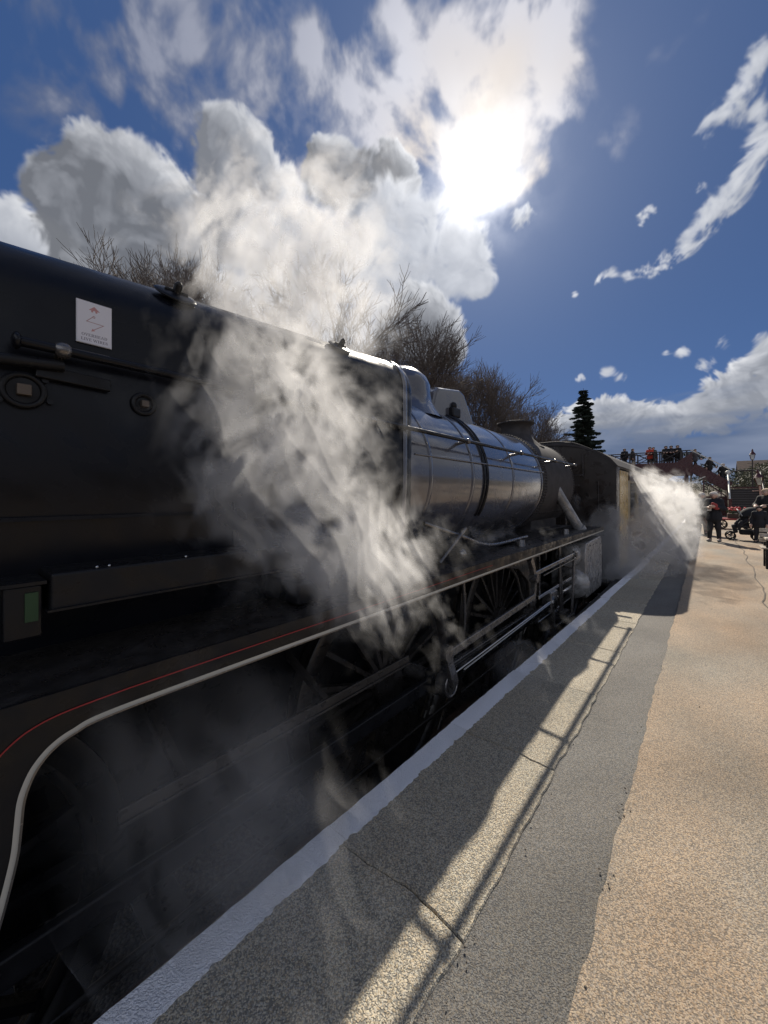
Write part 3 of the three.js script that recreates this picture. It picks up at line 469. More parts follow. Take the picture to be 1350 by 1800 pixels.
  part(loco, 'expansion_link', [...[0, 1, 2, 3, 4].map((i) => bar([rx + 0.17, 0.36 + i * 0.10, 4.62 - 0.05 * (i - 2) ** 2 * 0.3], [rx + 0.17, 0.46 + i * 0.10, 4.62 - 0.05 * (i - 1) ** 2 * 0.3], 0.05, 0.07)), boss(rx + 0.18, 0.62, 4.6, 0.05, 0.09)], M.dull);
  part(loco, 'radius_rod', [bar([rx + 0.17, 0.66, 4.6], [rx + 0.17, 0.69, 6.6], 0.03, 0.055, 0.008), bar([rx + 0.19, 0.605, 4.9], [rx + 0.19, 0.63, 6.5], 0.014, 0.016)], M.steel);
  part(loco, 'motion_bracket', [plateX(rx - 0.02, rx + 0.01, [[4.25, 0.93], [5.35, 0.93], [5.25, 0.55], [5.1, 0.10], [4.98, 0.08], [4.9, 0.50], [4.55, 0.72], [4.2, 0.78]], [], 0.008), box(rx - 0.05, rx + 0.05, 0.30, 0.78, 5.18, 5.22), boss(rx + 0.02, 0.13, 5.05, 0.035, 0.05), boss(rx + 0.02, 0.42, 5.02, 0.03, 0.05)], M.grimy);
  part(loco, 'hanging_frame', [plateX(rx - 0.06, rx - 0.035, [[3.5, 0.92], [6.2, 0.94], [6.2, 0.86], [3.5, 0.80]]), bar([rx - 0.03, 0.80, 3.2], [rx - 0.03, 0.82, 4.3], 0.03, 0.03), tube([[rx - 0.02, 0.80, 3.6], [rx - 0.02, 0.8, 4.25], [rx - 0.02, 0.62, 4.55], [rx - 0.02, 0.35, 4.72], [rx - 0.02, 0.18, 4.9]], 0.02), box(rx - 0.04, rx, 0.68, 0.92, 5.6, 5.66)], M.grimy);
  part(loco, 'slide_bar', [bar([rx + 0.06, 0.29, 5.0], [rx + 0.06, 0.29, 6.85], 0.09, 0.045, 0.006)], M.steel);
  part(loco, 'slide_bar', [bar([rx + 0.06, -0.03, 5.0], [rx + 0.06, -0.03, 6.85], 0.09, 0.045, 0.006)], M.steel);
  part(loco, 'crosshead', [box(rx - 0.0, rx + 0.13, 0.0, 0.27, 5.42, 5.72, 0.015), bar([rx + 0.10, 0.02, 5.6], [rx + 0.10, -0.28, 5.62], 0.04, 0.06)], M.dull);
  part(loco, 'piston_rod', rod([rx + 0.06, 0.13, 5.7], [rx + 0.06, 0.13, 6.95], 0.04, 0.04, 16), M.steel);
  part(loco, 'combination_lever', [bar([rx + 0.17, 0.74, 6.42], [rx + 0.17, -0.24, 6.3], 0.035, 0.055, 0.008), bar([rx + 0.12, -0.25, 5.62], [rx + 0.17, -0.22, 6.3], 0.03, 0.045, 0.006), boss(rx + 0.18, 0.68, 6.42, 0.035, 0.06), boss(rx + 0.18, -0.22, 6.3, 0.03, 0.06)], M.dull);
  part(loco, 'valve_spindle', [rod([rx - 0.02, 0.60, 6.3], [rx - 0.02, 0.60, 6.8], 0.025), box(rx - 0.07, rx + 0.05, 0.54, 0.66, 6.36, 6.5, 0.01)], M.dull);
  // cylinder with its panelled casing and the valve chest above
  const cx0 = LX + 0.78, cyl = part(loco, 'cylinder', [plateX(cx0, -1.535, [[6.95, 0.66], [7.02, 0.78], [8.1, 0.82], [8.18, 0.72], [8.2, 0.02], [8.12, -0.10], [7.05, -0.10], [6.95, 0.0]], [], 0.012), lathe(rx + 0.03, 0.13, [[0.02, 6.82], [0.12, 6.83], [0.24, 6.88], [0.25, 6.96]], 32)], M.casing);
  part(cyl, 'casing_strip', [box(-1.545, -1.518, -0.08, 0.79, 7.06, 7.10, 0.004), box(-1.545, -1.518, -0.08, 0.79, 8.02, 8.06, 0.004)], M.casing);
  part(cyl, 'casing_bolt', [0.1, 0.3, 0.5, 0.7].flatMap((y) => [7.08, 8.04].map((d) => ballAt(-1.518, y, d, 0.014, 6))).concat([7.25, 7.5, 7.75].map((d) => ballAt(-1.52, 0.74, d, 0.012, 6))), M.dull);
  part(cyl, 'valve_chest', [lathe(rx - 0.03, 0.60, [[0.02, 6.70], [0.15, 6.71], [0.19, 6.74], [0.19, 7.0]], 32), lathe(rx - 0.03, 0.60, [[0.18, 8.1], [0.18, 8.24], [0.14, 8.28], [0.02, 8.29]], 32)], M.casing);
  part(cyl, 'drain_cock', [rod([-1.62, -0.1, 7.2], [-1.62, -0.28, 7.22], 0.018), tube([[-1.62, -0.25, 7.2], [-1.6, -0.32, 7.6], [-1.6, -0.34, 8.5]], 0.016), tube([[-1.64, -0.2, 8.0], [-1.62, -0.3, 8.2], [-1.62, -0.34, 8.5]], 0.016)], M.dull);
  part(loco, 'sand_pipe', [tube([[rx - 0.1, 0.8, 5.6], [rx - 0.15, 0.2, 5.75], [rx - 0.28, -0.5, 5.35], [rx - 0.33, -0.78, 5.2]], 0.018), tube([[rx - 0.1, 0.8, 3.4], [rx - 0.15, 0.2, 3.5], [rx - 0.28, -0.5, 3.4], [rx - 0.33, -0.78, 3.3]], 0.018)], M.dull);
  part(loco, 'brake_hanger', [3.55, 5.65].map((d) => bar([rx - 0.18, 0.6, d], [rx - 0.22, -0.45, d - 0.05], 0.04, 0.07, 0.01)).concat([rod([rx - 0.25, -0.5, -1], [rx - 0.25, -0.48, 5.6], 0.02)]), M.grimy);
  part(loco, 'footstep', [box(-1.72, -1.56, -0.12, -0.10, 5.85, 6.15), bar([-1.64, 0.9, 5.9], [-1.64, -0.1, 5.95], 0.02, 0.09), bar([-1.64, 0.4, 6.0], [-1.64, -0.1, 6.05], 0.02, 0.05)], M.grimy);
  part(loco, 'axle', [-0.35, 2.42, 4.62].map((d) => rod([LX - 0.8, 0.04, d], [LX + 0.8, 0.04, d], 0.09)).concat([6.25, 8.0].map((d) => rod([LX - 0.75, -0.31, d], [LX + 0.75, -0.31, d], 0.07))), M.grimy);
  part(loco, 'bogie_frame', [box(LX + 0.42, LX + 0.46, -0.5, -0.1, 5.9, 8.3), box(LX - 0.46, LX - 0.42, -0.5, -0.1, 5.9, 8.3), box(LX - 0.5, LX + 0.5, -0.4, -0.1, 6.9, 7.3)], M.grimy);
}

// ---------------------------------------------------------------- the coach coupled ahead
const coach = thing('railway_coach', 'dark railway coach with ochre end panel coupled ahead of the engine', 'railway coach', [LX, -0.755, 19]);
{
  const D0 = 9.25, D1 = 28.8, hw = 1.385, eave = 2.20, top = 2.75;
  const dark = mat([0.030, 0.024, 0.022], 0.62, 0, { map: rep(grimeC, 0.7), roughnessMap: rep(grimeR, 0.8) }), ochre = mat([0.42, 0.27, 0.055], 0.45, 0, { roughnessMap: rep(grimeR, 0.8) }), side = mat([0.07, 0.04, 0.025], 0.4, 0, { map: rep(grimeC, 0.7) });
  const prof = [[-hw, -0.02], [-hw, eave]]; const roofPts = []; for (let i = 0; i <= 20; i++) { const t = -1 + i / 10, x = t * hw; roofPts.push([x, eave + (top - eave) * Math.pow(Math.max(0, 1 - Math.abs(t) ** 2.3), 0.75)]); }
  const cross = (grow, depth, d) => { const s = new THREE.Shape([[-hw, -0.02], ...roofPts, [hw, -0.02]].map(([x, y]) => new THREE.Vector2(x * grow, y))); return new THREE.ExtrudeGeometry(s, { depth, bevelEnabled: false }).translate(LX, 0, -d - depth); };
  part(coach, 'coach_end', cross(1, 0.06, D0), dark);
  part(coach, 'coach_end', cross(1, 0.06, D1 - 0.06), dark);
  const rp = roofPts.map(([x, y]) => [x * 1.02, y + 0.012]), rs = new THREE.Shape([...rp, ...rp.slice().reverse().map(([x, y]) => [x * 0.97, y - 0.04])].map(([x, y]) => new THREE.Vector2(x, y)));
  const roof = part(coach, 'roof', new THREE.ExtrudeGeometry(rs, { depth: D1 - D0 + 0.08, bevelEnabled: false }).translate(LX, 0, -D1 - 0.04), M.soot);
  part(roof, 'ventilator', [10.6, 12.4, 14.2, 16, 18, 20, 22, 24, 26].map((d) => box(LX - 0.14, LX + 0.14, top, top + 0.14, d, d + 0.3, 0.05)), M.soot);
  part(roof, 'rain_strip', [box(LX - 0.55, LX + 0.50, top - 0.02, top + 0.045, D0 + 0.05, D0 + 0.3, 0.02), tube([[LX - 0.9, top - 0.16, D0 + 0.1], [LX - 0.5, top + 0.03, D0 + 0.1], [LX + 0.45, top + 0.03, D0 + 0.1], [LX + 0.9, top - 0.16, D0 + 0.1]], 0.02)], M.soot);
  part(coach, 'gangway', [box(LX - 0.5, LX + 0.5, 0.05, 2.35, D0 - 0.32, D0, 0.04), box(LX - 0.38, LX + 0.38, 0.15, 2.15, D0 - 0.34, D0 - 0.325)], dark);
  part(coach, 'end_fitting', [rod([LX + 1.05, 0.1, D0 - 0.03], [LX + 1.05, 1.9, D0 - 0.03], 0.015), rod([LX + 0.75, 2.0, D0 - 0.03], [LX + 0.75, 2.5, D0 - 0.03], 0.02), box(LX + 0.7, LX + 1.3, 0.95, 0.98, D0 - 0.05, D0), box(LX + 1.12, LX + 1.3, 0.3, 0.34, D0 - 0.08, D0), box(LX + 1.12, LX + 1.3, 0.7, 0.74, D0 - 0.08, D0), box(LX + 1.12, LX + 1.3, 1.4, 1.44, D0 - 0.08, D0)], dark);
  part(coach, 'buffer', [-0.87, 0.87].flatMap((x) => [rod([LX + x, 0.13, D0 - 0.4], [LX + x, 0.13, D0], 0.08), rod([LX + x, 0.13, D0 - 0.43], [LX + x, 0.13, D0 - 0.4], 0.2, 0.2, 20)]), M.black);
  // the platform side: an ochre panel at the corner, then doors, pillars and windows
  const sx = LX + hw;
  part(coach, 'side_panel', box(sx - 0.04, sx, -0.02, 0.95, D0 + 0.06, D1), side);
  part(coach, 'side_panel', box(sx - 0.04, sx, 1.95, eave, D0 + 1.75, D1), side);
  part(coach, 'corner_panel', box(sx - 0.04, sx + 0.012, 0.0, eave - 0.06, D0 + 0.35, D0 + 1.45, 0.01), ochre, { label: 'ochre yellow panel at the coach corner' });
  part(coach, 'corner_panel', box(sx - 0.04, sx + 0.004, -0.02, eave, D0 + 0.06, D0 + 0.35), dark);
  const glass = phys([0.06, 0.07, 0.08], 0.08, 0, { specularIntensity: 1 }), pale = mat([0.24, 0.19, 0.11], 0.5);
  let d = D0 + 1.75;
  while (d + 1.6 < D1) {
    part(coach, 'pillar', box(sx - 0.04, sx + 0.008, 0.95, 1.95, d - 0.30, d, 0.006), pale);
    const w = part(coach, 'window', [box(sx - 0.03, sx + 0.012, 0.95, 1.0, d, d + 1.2), box(sx - 0.03, sx + 0.012, 1.9, 1.95, d, d + 1.2), box(sx - 0.03, sx + 0.010, 1.0, 1.9, d, d + 0.04), box(sx - 0.03, sx + 0.010, 1.0, 1.9, d + 1.16, d + 1.2)], pale);
    part(w, 'pane', box(sx - 0.03, sx - 0.02, 1.0, 1.9, d + 0.04, d + 1.16), glass);
    d += 1.5;
  }
  part(coach, 'side_panel', box(sx - 0.04, sx, 0.95, 1.95, d - 0.3, D1), side);
  part(coach, 'side_panel', box(LX - hw, LX - hw + 0.04, -0.02, eave, D0 + 0.06, D1 - 0.06), side);
  part(coach, 'underframe', [box(LX - 1.2, LX + 1.2, -0.35, -0.02, D0 + 0.1, D1 - 0.1), box(LX - 0.9, LX + 0.9, -0.75, -0.35, D0 + 1, D0 + 4), box(LX - 0.9, LX + 0.9, -0.75, -0.35, D1 - 4, D1 - 1)], M.black);
  part(coach, 'footboard', box(sx - 0.05, sx + 0.06, -0.12, -0.09, D0 + 0.6, D1 - 0.6), M.grimy);
}

// ---------------------------------------------------------------- trees
const bark = mat([0.085, 0.07, 0.058], 0.9), twigM = mat([0.15, 0.125, 0.11], 0.9);
function branchGeo(store, pts, r0, r1, sides) {                       // a tapered, bent limb added to a position list
  let prev = null;
  for (let i = 0; i < pts.length; i++) {
    const dir = pts[Math.min(i + 1, pts.length - 1)].clone().sub(pts[Math.max(i - 1, 0)]).normalize(), u = new THREE.Vector3(dir.y + 0.3, -dir.x + 0.1, 0.41).cross(dir).normalize(), v = dir.clone().cross(u), r = mix(r0, r1, i / (pts.length - 1)), ring = [];
    for (let k = 0; k < sides; k++) { const a = (k / sides) * Math.PI * 2; ring.push(pts[i].clone().addScaledVector(u, r * Math.cos(a)).addScaledVector(v, r * Math.sin(a))); }
    if (prev) for (let k = 0; k < sides; k++) { const a = prev[k], b = prev[(k + 1) % sides], c = ring[k], e = ring[(k + 1) % sides]; store.push(a.x, a.y, a.z, b.x, b.y, b.z, c.x, c.y, c.z, b.x, b.y, b.z, e.x, e.y, e.z, c.x, c.y, c.z); }
    prev = ring;
  }
}
const fromList = (pos) => { const g = new THREE.BufferGeometry(); g.setAttribute('position', new THREE.Float32BufferAttribute(pos, 3)); g.computeVertexNormals(); return g; };
function bareTree(seed, height, spread, levels, trunkFork) {
  const r = rng(seed), trunk = [], crown = [], up = new THREE.Vector3(0, 1, 0);
  const grow = (p, dir, len, rad, lev) => {
    const n = lev >= 3 ? 2 : 4, pts = [p.clone()], d = dir.clone(); let q = p.clone();
    for (let i = 0; i < n; i++) { d.x += (r() - 0.5) * 0.35; d.z += (r() - 0.5) * 0.35; d.y += (r() - 0.5) * 0.2 + (lev > 0 ? 0.06 : 0); d.normalize(); q = q.clone().addScaledVector(d, len / n); pts.push(q); }
    const end = lev === levels ? rad * 0.6 : rad * 0.62;
    branchGeo(lev === 0 ? trunk : crown, pts, rad, end, lev < 2 ? 6 : lev < 4 ? 4 : 3);
    if (lev === levels) return;
    const kids = lev === 0 ? trunkFork : lev < 2 ? 5 : lev < 5 ? 4 : 3;
    for (let k = 0; k < kids; k++) {
      const t = k === 0 ? 1 : 0.35 + 0.65 * r(), at = new THREE.Vector3(), f = t * n, i0 = Math.min(n - 1, Math.floor(f)); at.lerpVectors(pts[i0], pts[i0 + 1], f - i0);
      const az = r() * 6.283 + k * 2.4, tilt = (k === 0 ? 0.32 : 0.45 + r() * 0.5) * spread, side = new THREE.Vector3(Math.cos(az), 0, Math.sin(az));
      side.addScaledVector(d, -side.dot(d)).normalize();
      const nd = d.clone().multiplyScalar(Math.cos(tilt)).addScaledVector(side, Math.sin(tilt)).addScaledVector(up, 0.07).normalize();
      grow(at, nd, len * (k === 0 ? 0.70 : 0.58 + 0.22 * r()), Math.max(0.012, end * (k === 0 ? 0.85 : 0.5 + 0.25 * r())), lev + 1);
    }
  };
  grow(new THREE.Vector3(0, -0.4, 0), new THREE.Vector3(0, 1, 0), height * 0.3, height * 0.022, 0);
  const ys = crown.filter((v, i) => i % 3 === 1).sort((a, b) => a - b), top = ys[Math.floor(ys.length * 0.995)], k = height / top;          // true to the asked height
  return [fromList(trunk).scale(k, k, k), fromList(crown).scale(k, k, k)];
}
const treeKinds = [bareTree(3, 12, 0.86, 6, 4), bareTree(17, 12, 0.80, 6, 5), bareTree(29, 12, 0.92, 6, 4)];
const bareLabels = [                                                  // x, d, height of the top above the platform, kind
  [-18.5, 5.8, 12.0, 0, 'bare winter tree with long thin branches above the firebox, nearest the engine'], [-20.2, 8.6, 12.9, 1, 'bare tree half lost in the steam beside the nearest bare tree'],
  [-15.5, 13.0, 11.7, 2, 'tall bare tree behind the steam above the boiler'], [-15.2, 18.7, 11.7, 0, 'bare bushy tree behind the dome at the edge of the cloud'],
  [-15.8, 23.3, 11.4, 1, 'bare tree behind the top feed, left of the round-crowned one'], [-15.1, 26.5, 11.3, 2, 'bare round-crowned tree rising behind the top feed cover'], [-13.2, 28.4, 11.1, 1, 'bare wide-crowned tree between top feed and chimney'],
  [-12.6, 33.8, 9.9, 2, 'bare tree directly behind the chimney'], [-12.2, 37.5, 8.2, 0, 'low bare tree just right of the chimney'], [-22.5, 25.5, 14.2, 1, 'bare tree high on the bank behind the firebox shoulder'], [-22.5, 35.9, 14.2, 0, 'greyish bare tree high on the bank at the back'], [-17.6, 42.7, 12.0, 2, 'distant bare tree at the back, above the chimney'],
];
bareLabels.forEach(([x, d, top, k, label], i) => {
  const y = hillAt(x, d), h = top - y, t = thing('bare_tree', label, 'tree', [0, 0, 0], 'bare trees on the bank behind the engine');
  for (const [n, g, m] of [['trunk', treeKinds[k][0], bark], ['crown', treeKinds[k][1], twigM]]) { const me = new THREE.Mesh(g, m); me.name = n; me.castShadow = me.receiveShadow = true; t.add(me); }
  t.position.set(x, y, -d); t.rotation.y = i * 1.7; t.scale.setScalar(h / 12);
});
{ // the far wood: many thin crowns that read as one brown mass on the bank
  const g = mergeGeometries(bareTree(51, 8, 0.9, 4, 5)), r = rng(77), n = 170, im = new THREE.InstancedMesh(g, twigM, n), m = new THREE.Matrix4();
  for (let i = 0; i < n; i++) { const d = 10 + r() * 60, x = -27 - r() * 34 - d * 0.06, s = 0.7 + r() * 0.45; m.makeRotationY(r() * 6.3).scale(new THREE.Vector3(s, s, s)).setPosition(x, hillAt(x, d), -d); im.setMatrixAt(i, m); }
  im.name = 'bare_wood'; im.castShadow = im.receiveShadow = true; scene.add(im); tag(im, 'brown leafless wood covering the bank behind the railway', null, null, 'stuff');
}
// the tall fir right of the chimney
{
  const t = thing('fir_tree', 'tall dark fir tree standing alone behind the coach roof', 'tree', [-13.0, hillAt(-13, 58), 58]), r = rng(8), H = 15.0, y0 = hillAt(-13, 58), pos = [];
  part(t, 'trunk', rod([-13, y0 - 0.3, 58], [-13, y0 + H, 58], 0.22, 0.02, 7), bark);
  for (let y = 1.6; y < H - 0.2; y += 0.30 + 0.16 * r()) {
    const f = (y / H), R = 4.0 * Math.pow(1 - f, 0.8) * (0.75 + 0.5 * r()), n = 6 + Math.floor(r() * 3), off = r() * 6;
    for (let k = 0; k < n; k++) {
      const a = off + (k / n) * 6.283 + r() * 0.4, L = R * (0.5 + 0.65 * r()), droop = 0.10 + 0.34 * (1 - f) * (0.6 + 0.8 * r()), yo = (r() - 0.5) * 0.5, pts = [];
      for (let i = 0; i <= 5; i++) { const q = i / 5; pts.push(new THREE.Vector3(-13 + Math.cos(a) * L * q, y0 + y + yo - droop * L * (q - 0.75 * q * q) - 0.0, -58 + Math.sin(a) * L * q)); }
      branchGeo(pos, pts, 0.03, 0.01, 3);
      for (let i = 1; i <= 5; i++) for (let j = 0; j < 18; j++) {           // hanging needle sprays
        const p = pts[i].clone().lerp(pts[i - 1], r()), w = 0.2 + 0.26 * r(), h = 0.2 + 0.4 * r() * (1.2 - f), b = a + (r() - 0.5) * 2.4, q = new THREE.Vector3(Math.cos(b) * w, -h * 0.5, Math.sin(b) * w);
        pos.push(p.x, p.y + 0.03, p.z, p.x + q.x, p.y + q.y, p.z + q.z, p.x + q.x * 0.4 + (r() - 0.5) * 0.12, p.y - h, p.z + q.z * 0.4 + (r() - 0.5) * 0.12);
      }
    }
  }
  part(t, 'crown', fromList(pos), mat([0.022, 0.032, 0.02], 0.85));
}
function leafCloud(r, blobs, n, size) {                               // leaf-sized faces through the volume of several lumps
  const pos = [];
  for (const [x, y, d, rx, ry, k] of blobs) for (let i = 0; i < n * k; i++) {
    const a = r() * 6.283, c = 2 * r() - 1, s = Math.sqrt(1 - c * c), q = 0.55 + 0.5 * Math.cbrt(r()), p = V(x + rx * q * s * Math.cos(a), y + ry * q * c, d + rx * q * s * Math.sin(a));
    const u = new THREE.Vector3(r() - 0.5, r() - 0.5, r() - 0.5).normalize().multiplyScalar(size * (0.6 + 0.8 * r())), v = new THREE.Vector3(r() - 0.5, r() - 0.5, r() - 0.5).normalize().multiplyScalar(size * (0.5 + 0.5 * r()));
    pos.push(p.x, p.y, p.z, p.x + u.x, p.y + u.y, p.z + u.z, p.x + v.x, p.y + v.y, p.z + v.z);
  }
  return fromList(pos);
}
const leafM = (c) => phys(c, 0.75, 0, { transmission: 0.3 });
{
  const r = rng(66), t = thing('pine_tree', 'dark layered pine tree rising behind the footbridge stairs', 'tree', [-1.6, hillAt(-1.6, 62), 62]), y0 = hillAt(-1.6, 62);
  part(t, 'trunk', [rod([-1.6, y0, 62], [-1.5, y0 + 6.3, 62], 0.16, 0.05, 7), ...[[3.2, 1.6], [3.9, -1.5], [4.6, 1.5], [5.2, -1.1], [5.8, 0.7]].map(([y, x]) => rod([-1.55, y0 + y - 0.3, 62], [-1.55 + x, y0 + y, 62], 0.05, 0.02, 5))], bark);
  part(t, 'crown', leafCloud(r, [[-1.5, y0 + 6.3, 62, 0.9, 0.28, 1], [-0.9, y0 + 5.8, 62, 0.8, 0.22, 0.8], [-2.4, y0 + 5.2, 62, 0.9, 0.22, 0.8], [-0.1, y0 + 4.7, 62, 1.1, 0.25, 1], [-2.9, y0 + 4.0, 62, 0.9, 0.25, 0.8], [0.0, y0 + 3.3, 62, 1.3, 0.4, 1], [-1.5, y0 + 2.6, 62, 1.8, 0.8, 1.6]], 420, 0.16), leafM([0.025, 0.04, 0.024]));
}
for (const [label, blobs, c, n] of [
  ['dark evergreen bush mass beyond the stair top', [[2.2, 3.4, 64, 2.4, 1.4, 1.5], [0.6, 3.0, 63, 1.8, 1.2, 1], [4.4, 3.6, 66, 2.2, 1.3, 1.3]], [0.028, 0.042, 0.022], 900],
  ['grey-green leafy shrub on the bank right of the stairs', [[3.9, 3.1, 49, 1.5, 1.3, 1.3], [5.3, 3.6, 50, 1.6, 1.5, 1.3], [2.9, 2.6, 50, 1.0, 0.9, 0.8]], [0.07, 0.075, 0.045], 800],
  ['olive hedge behind the lantern beside the stairs', [[4.1, 1.2, 43, 1.1, 1.2, 1], [5.4, 1.4, 43.5, 1.4, 1.4, 1.3], [6.8, 1.5, 44, 1.4, 1.4, 1.2]], [0.06, 0.06, 0.035], 900],
]) {
  const t = thing('evergreen_shrub', label, 'shrub', [blobs[0][0], hillAt(blobs[0][0], blobs[0][2]), blobs[0][2]]), r = rng(n + blobs.length);
  part(t, 'foliage', leafCloud(r, blobs, n, 0.2), leafM(c));
  part(t, 'stem', blobs.flatMap(([x, y, d]) => [-0.4, 0, 0.4].map((o) => rod([x + o * 0.5, hillAt(x, d) - 0.2, d], [x + o * 1.8, y + 0.4, d], 0.05, 0.02, 5))), bark);
}
// house on the rise
{
  const brick = mat([0.10, 0.055, 0.042], 0.9, 0, { map: rep(grimeC, 0.6) }), tiles = mat([0.06, 0.032, 0.025], 0.85, 0, { map: rep(grimeC, 0.5) }), hx = 7.4, hd = 78, hy = hillAt(7.4, 78);
  const t = thing('brick_house', 'brown-roofed brick house on the rise at the right edge', 'house', [hx, hy, hd]);
  part(t, 'wall', [box(hx - 3.6, hx + 5, hy - 1, hy + 3.2, hd - 3, hd + 4), plateX(hx - 3.58, hx + 4.98, [[hd - 3, hy + 3.2], [hd + 4, hy + 3.2], [hd + 0.5, hy + 5.0]])], brick);
  const rf = part(t, 'roof', [plateX(hx - 4.0, hx + 5.3, [[hd - 3.5, hy + 2.9], [hd + 0.5, hy + 5.35], [hd + 0.5, hy + 5.15], [hd - 3.3, hy + 2.8]]), plateX(hx - 4.0, hx + 5.3, [[hd + 0.5, hy + 5.35], [hd + 4.5, hy + 2.9], [hd + 4.3, hy + 2.8], [hd + 0.5, hy + 5.15]])], tiles);
  part(rf, 'chimney', [box(hx + 0.6, hx + 1.3, hy + 4.6, hy + 6.3, hd + 0.1, hd + 0.8, 0.03), box(hx + 0.54, hx + 1.36, hy + 6.1, hy + 6.22, hd + 0.04, hd + 0.86)], brick);
  for (const x of [-2.2, 0.6, 3.2]) { const w = part(t, 'window', [box(hx + x - 0.5, hx + x + 0.5, hy + 1.0, hy + 1.07, hd - 3.06, hd - 2.98), box(hx + x - 0.5, hx + x + 0.5, hy + 2.2, hy + 2.27, hd - 3.06, hd - 2.98), box(hx + x - 0.5, hx + x - 0.44, hy + 1.07, hy + 2.2, hd - 3.05, hd - 2.98), box(hx + x + 0.44, hx + x + 0.5, hy + 1.07, hy + 2.2, hd - 3.05, hd - 2.98)], M.cream); part(w, 'pane', box(hx + x - 0.44, hx + x + 0.44, hy + 1.07, hy + 2.2, hd - 3.03, hd - 3.0), phys([0.05, 0.06, 0.07], 0.1, 0)); }
}

// ---------------------------------------------------------------- footbridge and its stairs
const maroon = mat([0.075, 0.022, 0.02], 0.5, 0, { roughnessMap: rep(grimeR, 1) }), darkIron = mat([0.03, 0.024, 0.024], 0.55), creamP = mat([0.62, 0.60, 0.54], 0.5);
const BD = 40, DY = 3.95;
{
  const t = thing('footbridge', 'maroon lattice footbridge crossing the line, stairs descending to the platform', 'footbridge', [-8, -0.97, BD]);
  part(t, 'deck', box(-16, -0.9, DY - 0.1, DY, BD - 0.9, BD + 0.9), maroon);
  part(t, 'girder', box(-16, -0.9, DY - 0.75, DY + 0.30, BD - 0.98, BD - 0.9, 0.01), maroon);
  part(t, 'girder', box(-16, -0.9, DY - 0.75, DY + 0.30, BD + 0.9, BD + 0.98, 0.01), maroon);
  for (const z of [BD - 0.95, BD + 0.95]) {
    part(t, 'top_rail', [box(-16, -0.9, DY + 1.16, DY + 1.24, z - 0.05, z + 0.05, 0.01)], darkIron);
    part(t, 'lower_rail', [box(-16, -0.9, DY + 0.36, DY + 0.42, z - 0.03, z + 0.03)], darkIron);
    for (let x = -15.6; x < -0.8; x += 1.75) {
      part(t, 'post', [box(x - 0.06, x + 0.06, DY + 0.3, DY + 1.18, z - 0.05, z + 0.05), box(x + 0.30, x + 0.40, DY + 0.3, DY + 1.18, z - 0.04, z + 0.04)], darkIron);
      if (x < -2) part(t, 'cross_brace', [bar([x + 0.40, DY + 0.40, z - 0.02], [x + 1.70, DY + 1.16, z - 0.02], 0.03, 0.06), bar([x + 0.40, DY + 1.16, z + 0.02], [x + 1.70, DY + 0.40, z + 0.02], 0.03, 0.06)], darkIron);
    }
  }
  part(t, 'support', [[-5.6, BD - 0.7], [-5.6, BD + 0.7], [-1.3, BD - 0.7], [-1.3, BD + 0.7]].map(([x, d]) => box(x - 0.12, x + 0.12, -0.97, DY - 0.1, d - 0.12, d + 0.12, 0.01)), maroon);
  // upper flight along the platform's width, down to a landing
  part(t, 'stringer', [bar([-0.9, DY - 0.15, BD - 0.95], [1.3, 2.22, BD - 0.95], 0.08, 0.7), bar([-0.9, DY - 0.15, BD + 0.95], [1.3, 2.22, BD + 0.95], 0.08, 0.7)], maroon);
  for (let k = 0; k < 10; k++) part(t, 'step', box(-0.9 + k * 0.22, -0.64 + k * 0.22, DY - 0.19 - k * 0.165, DY - 0.15 - k * 0.165, BD - 0.9, BD + 0.9), darkIron);
  part(t, 'stair_parapet', plateX(-0.03, 0.03, [[0, 0.2], [2.2, -1.5], [2.2, -0.55], [0, 1.15]]).rotateY(Math.PI / 2).translate(-0.9, DY - 0.1, -(BD - 1.0)), maroon);
  part(t, 'handrail', [bar([-1.0, DY + 1.22, BD - 1.0], [1.3, DY - 0.40, BD - 1.0], 0.07, 0.07), bar([-1.6, 2.2, BD - 2.2], [-0.1, 3.0, BD - 2.2], 0.09, 0.07, 0.01)], creamP);
  part(t, 'lower_brace', [bar([-1.5, 1.0, BD - 2.2], [-1.5, 2.5, BD - 2.2], 0.09, 0.09), bar([-0.2, -0.1, BD - 2.2], [-0.2, 3.0, BD - 2.2], 0.09, 0.09), bar([-0.1, 2.6, BD - 1.1], [1.1, 1.5, BD - 1.1], 0.06, 0.08)], maroon);
  part(t, 'landing', box(1.2, 2.95, 2.1, 2.2, BD - 1, BD + 1), maroon);
  part(t, 'stair_screen', [box(-0.3, 1.2, -0.02, 1.5, BD - 1.02, BD - 0.96), box(1.14, 1.2, 1.5, 2.15, BD - 1.0, BD + 1)], maroon);
  part(t, 'panel_moulding', [box(0.1, 0.9, 0.2, 0.26, BD - 1.06, BD - 1.02), box(0.1, 0.9, 1.2, 1.26, BD - 1.06, BD - 1.02), box(0.1, 0.16, 0.26, 1.2, BD - 1.06, BD - 1.02), box(0.84, 0.9, 0.26, 1.2, BD - 1.06, BD - 1.02)], maroon);
  part(t, 'ring_sign', [new THREE.TorusGeometry(0.21, 0.035, 8, 28).translate(0.62, 1.62, -(BD - 1.1)), rod([0.62, 1.4, BD - 1.08], [0.62, 0.9, BD - 1.08], 0.02)], mat([0.4, 0.3, 0.29], 0.5));
  part(t, 'triangle_sign', new THREE.TorusGeometry(0.17, 0.03, 6, 3).rotateZ(0.52).translate(0.78, 1.05, -(BD - 1.1)), mat([0.3, 0.2, 0.19], 0.5));
  // lower flight, coming down towards us
  const n = 13, top = 2.2, rise = top / n;
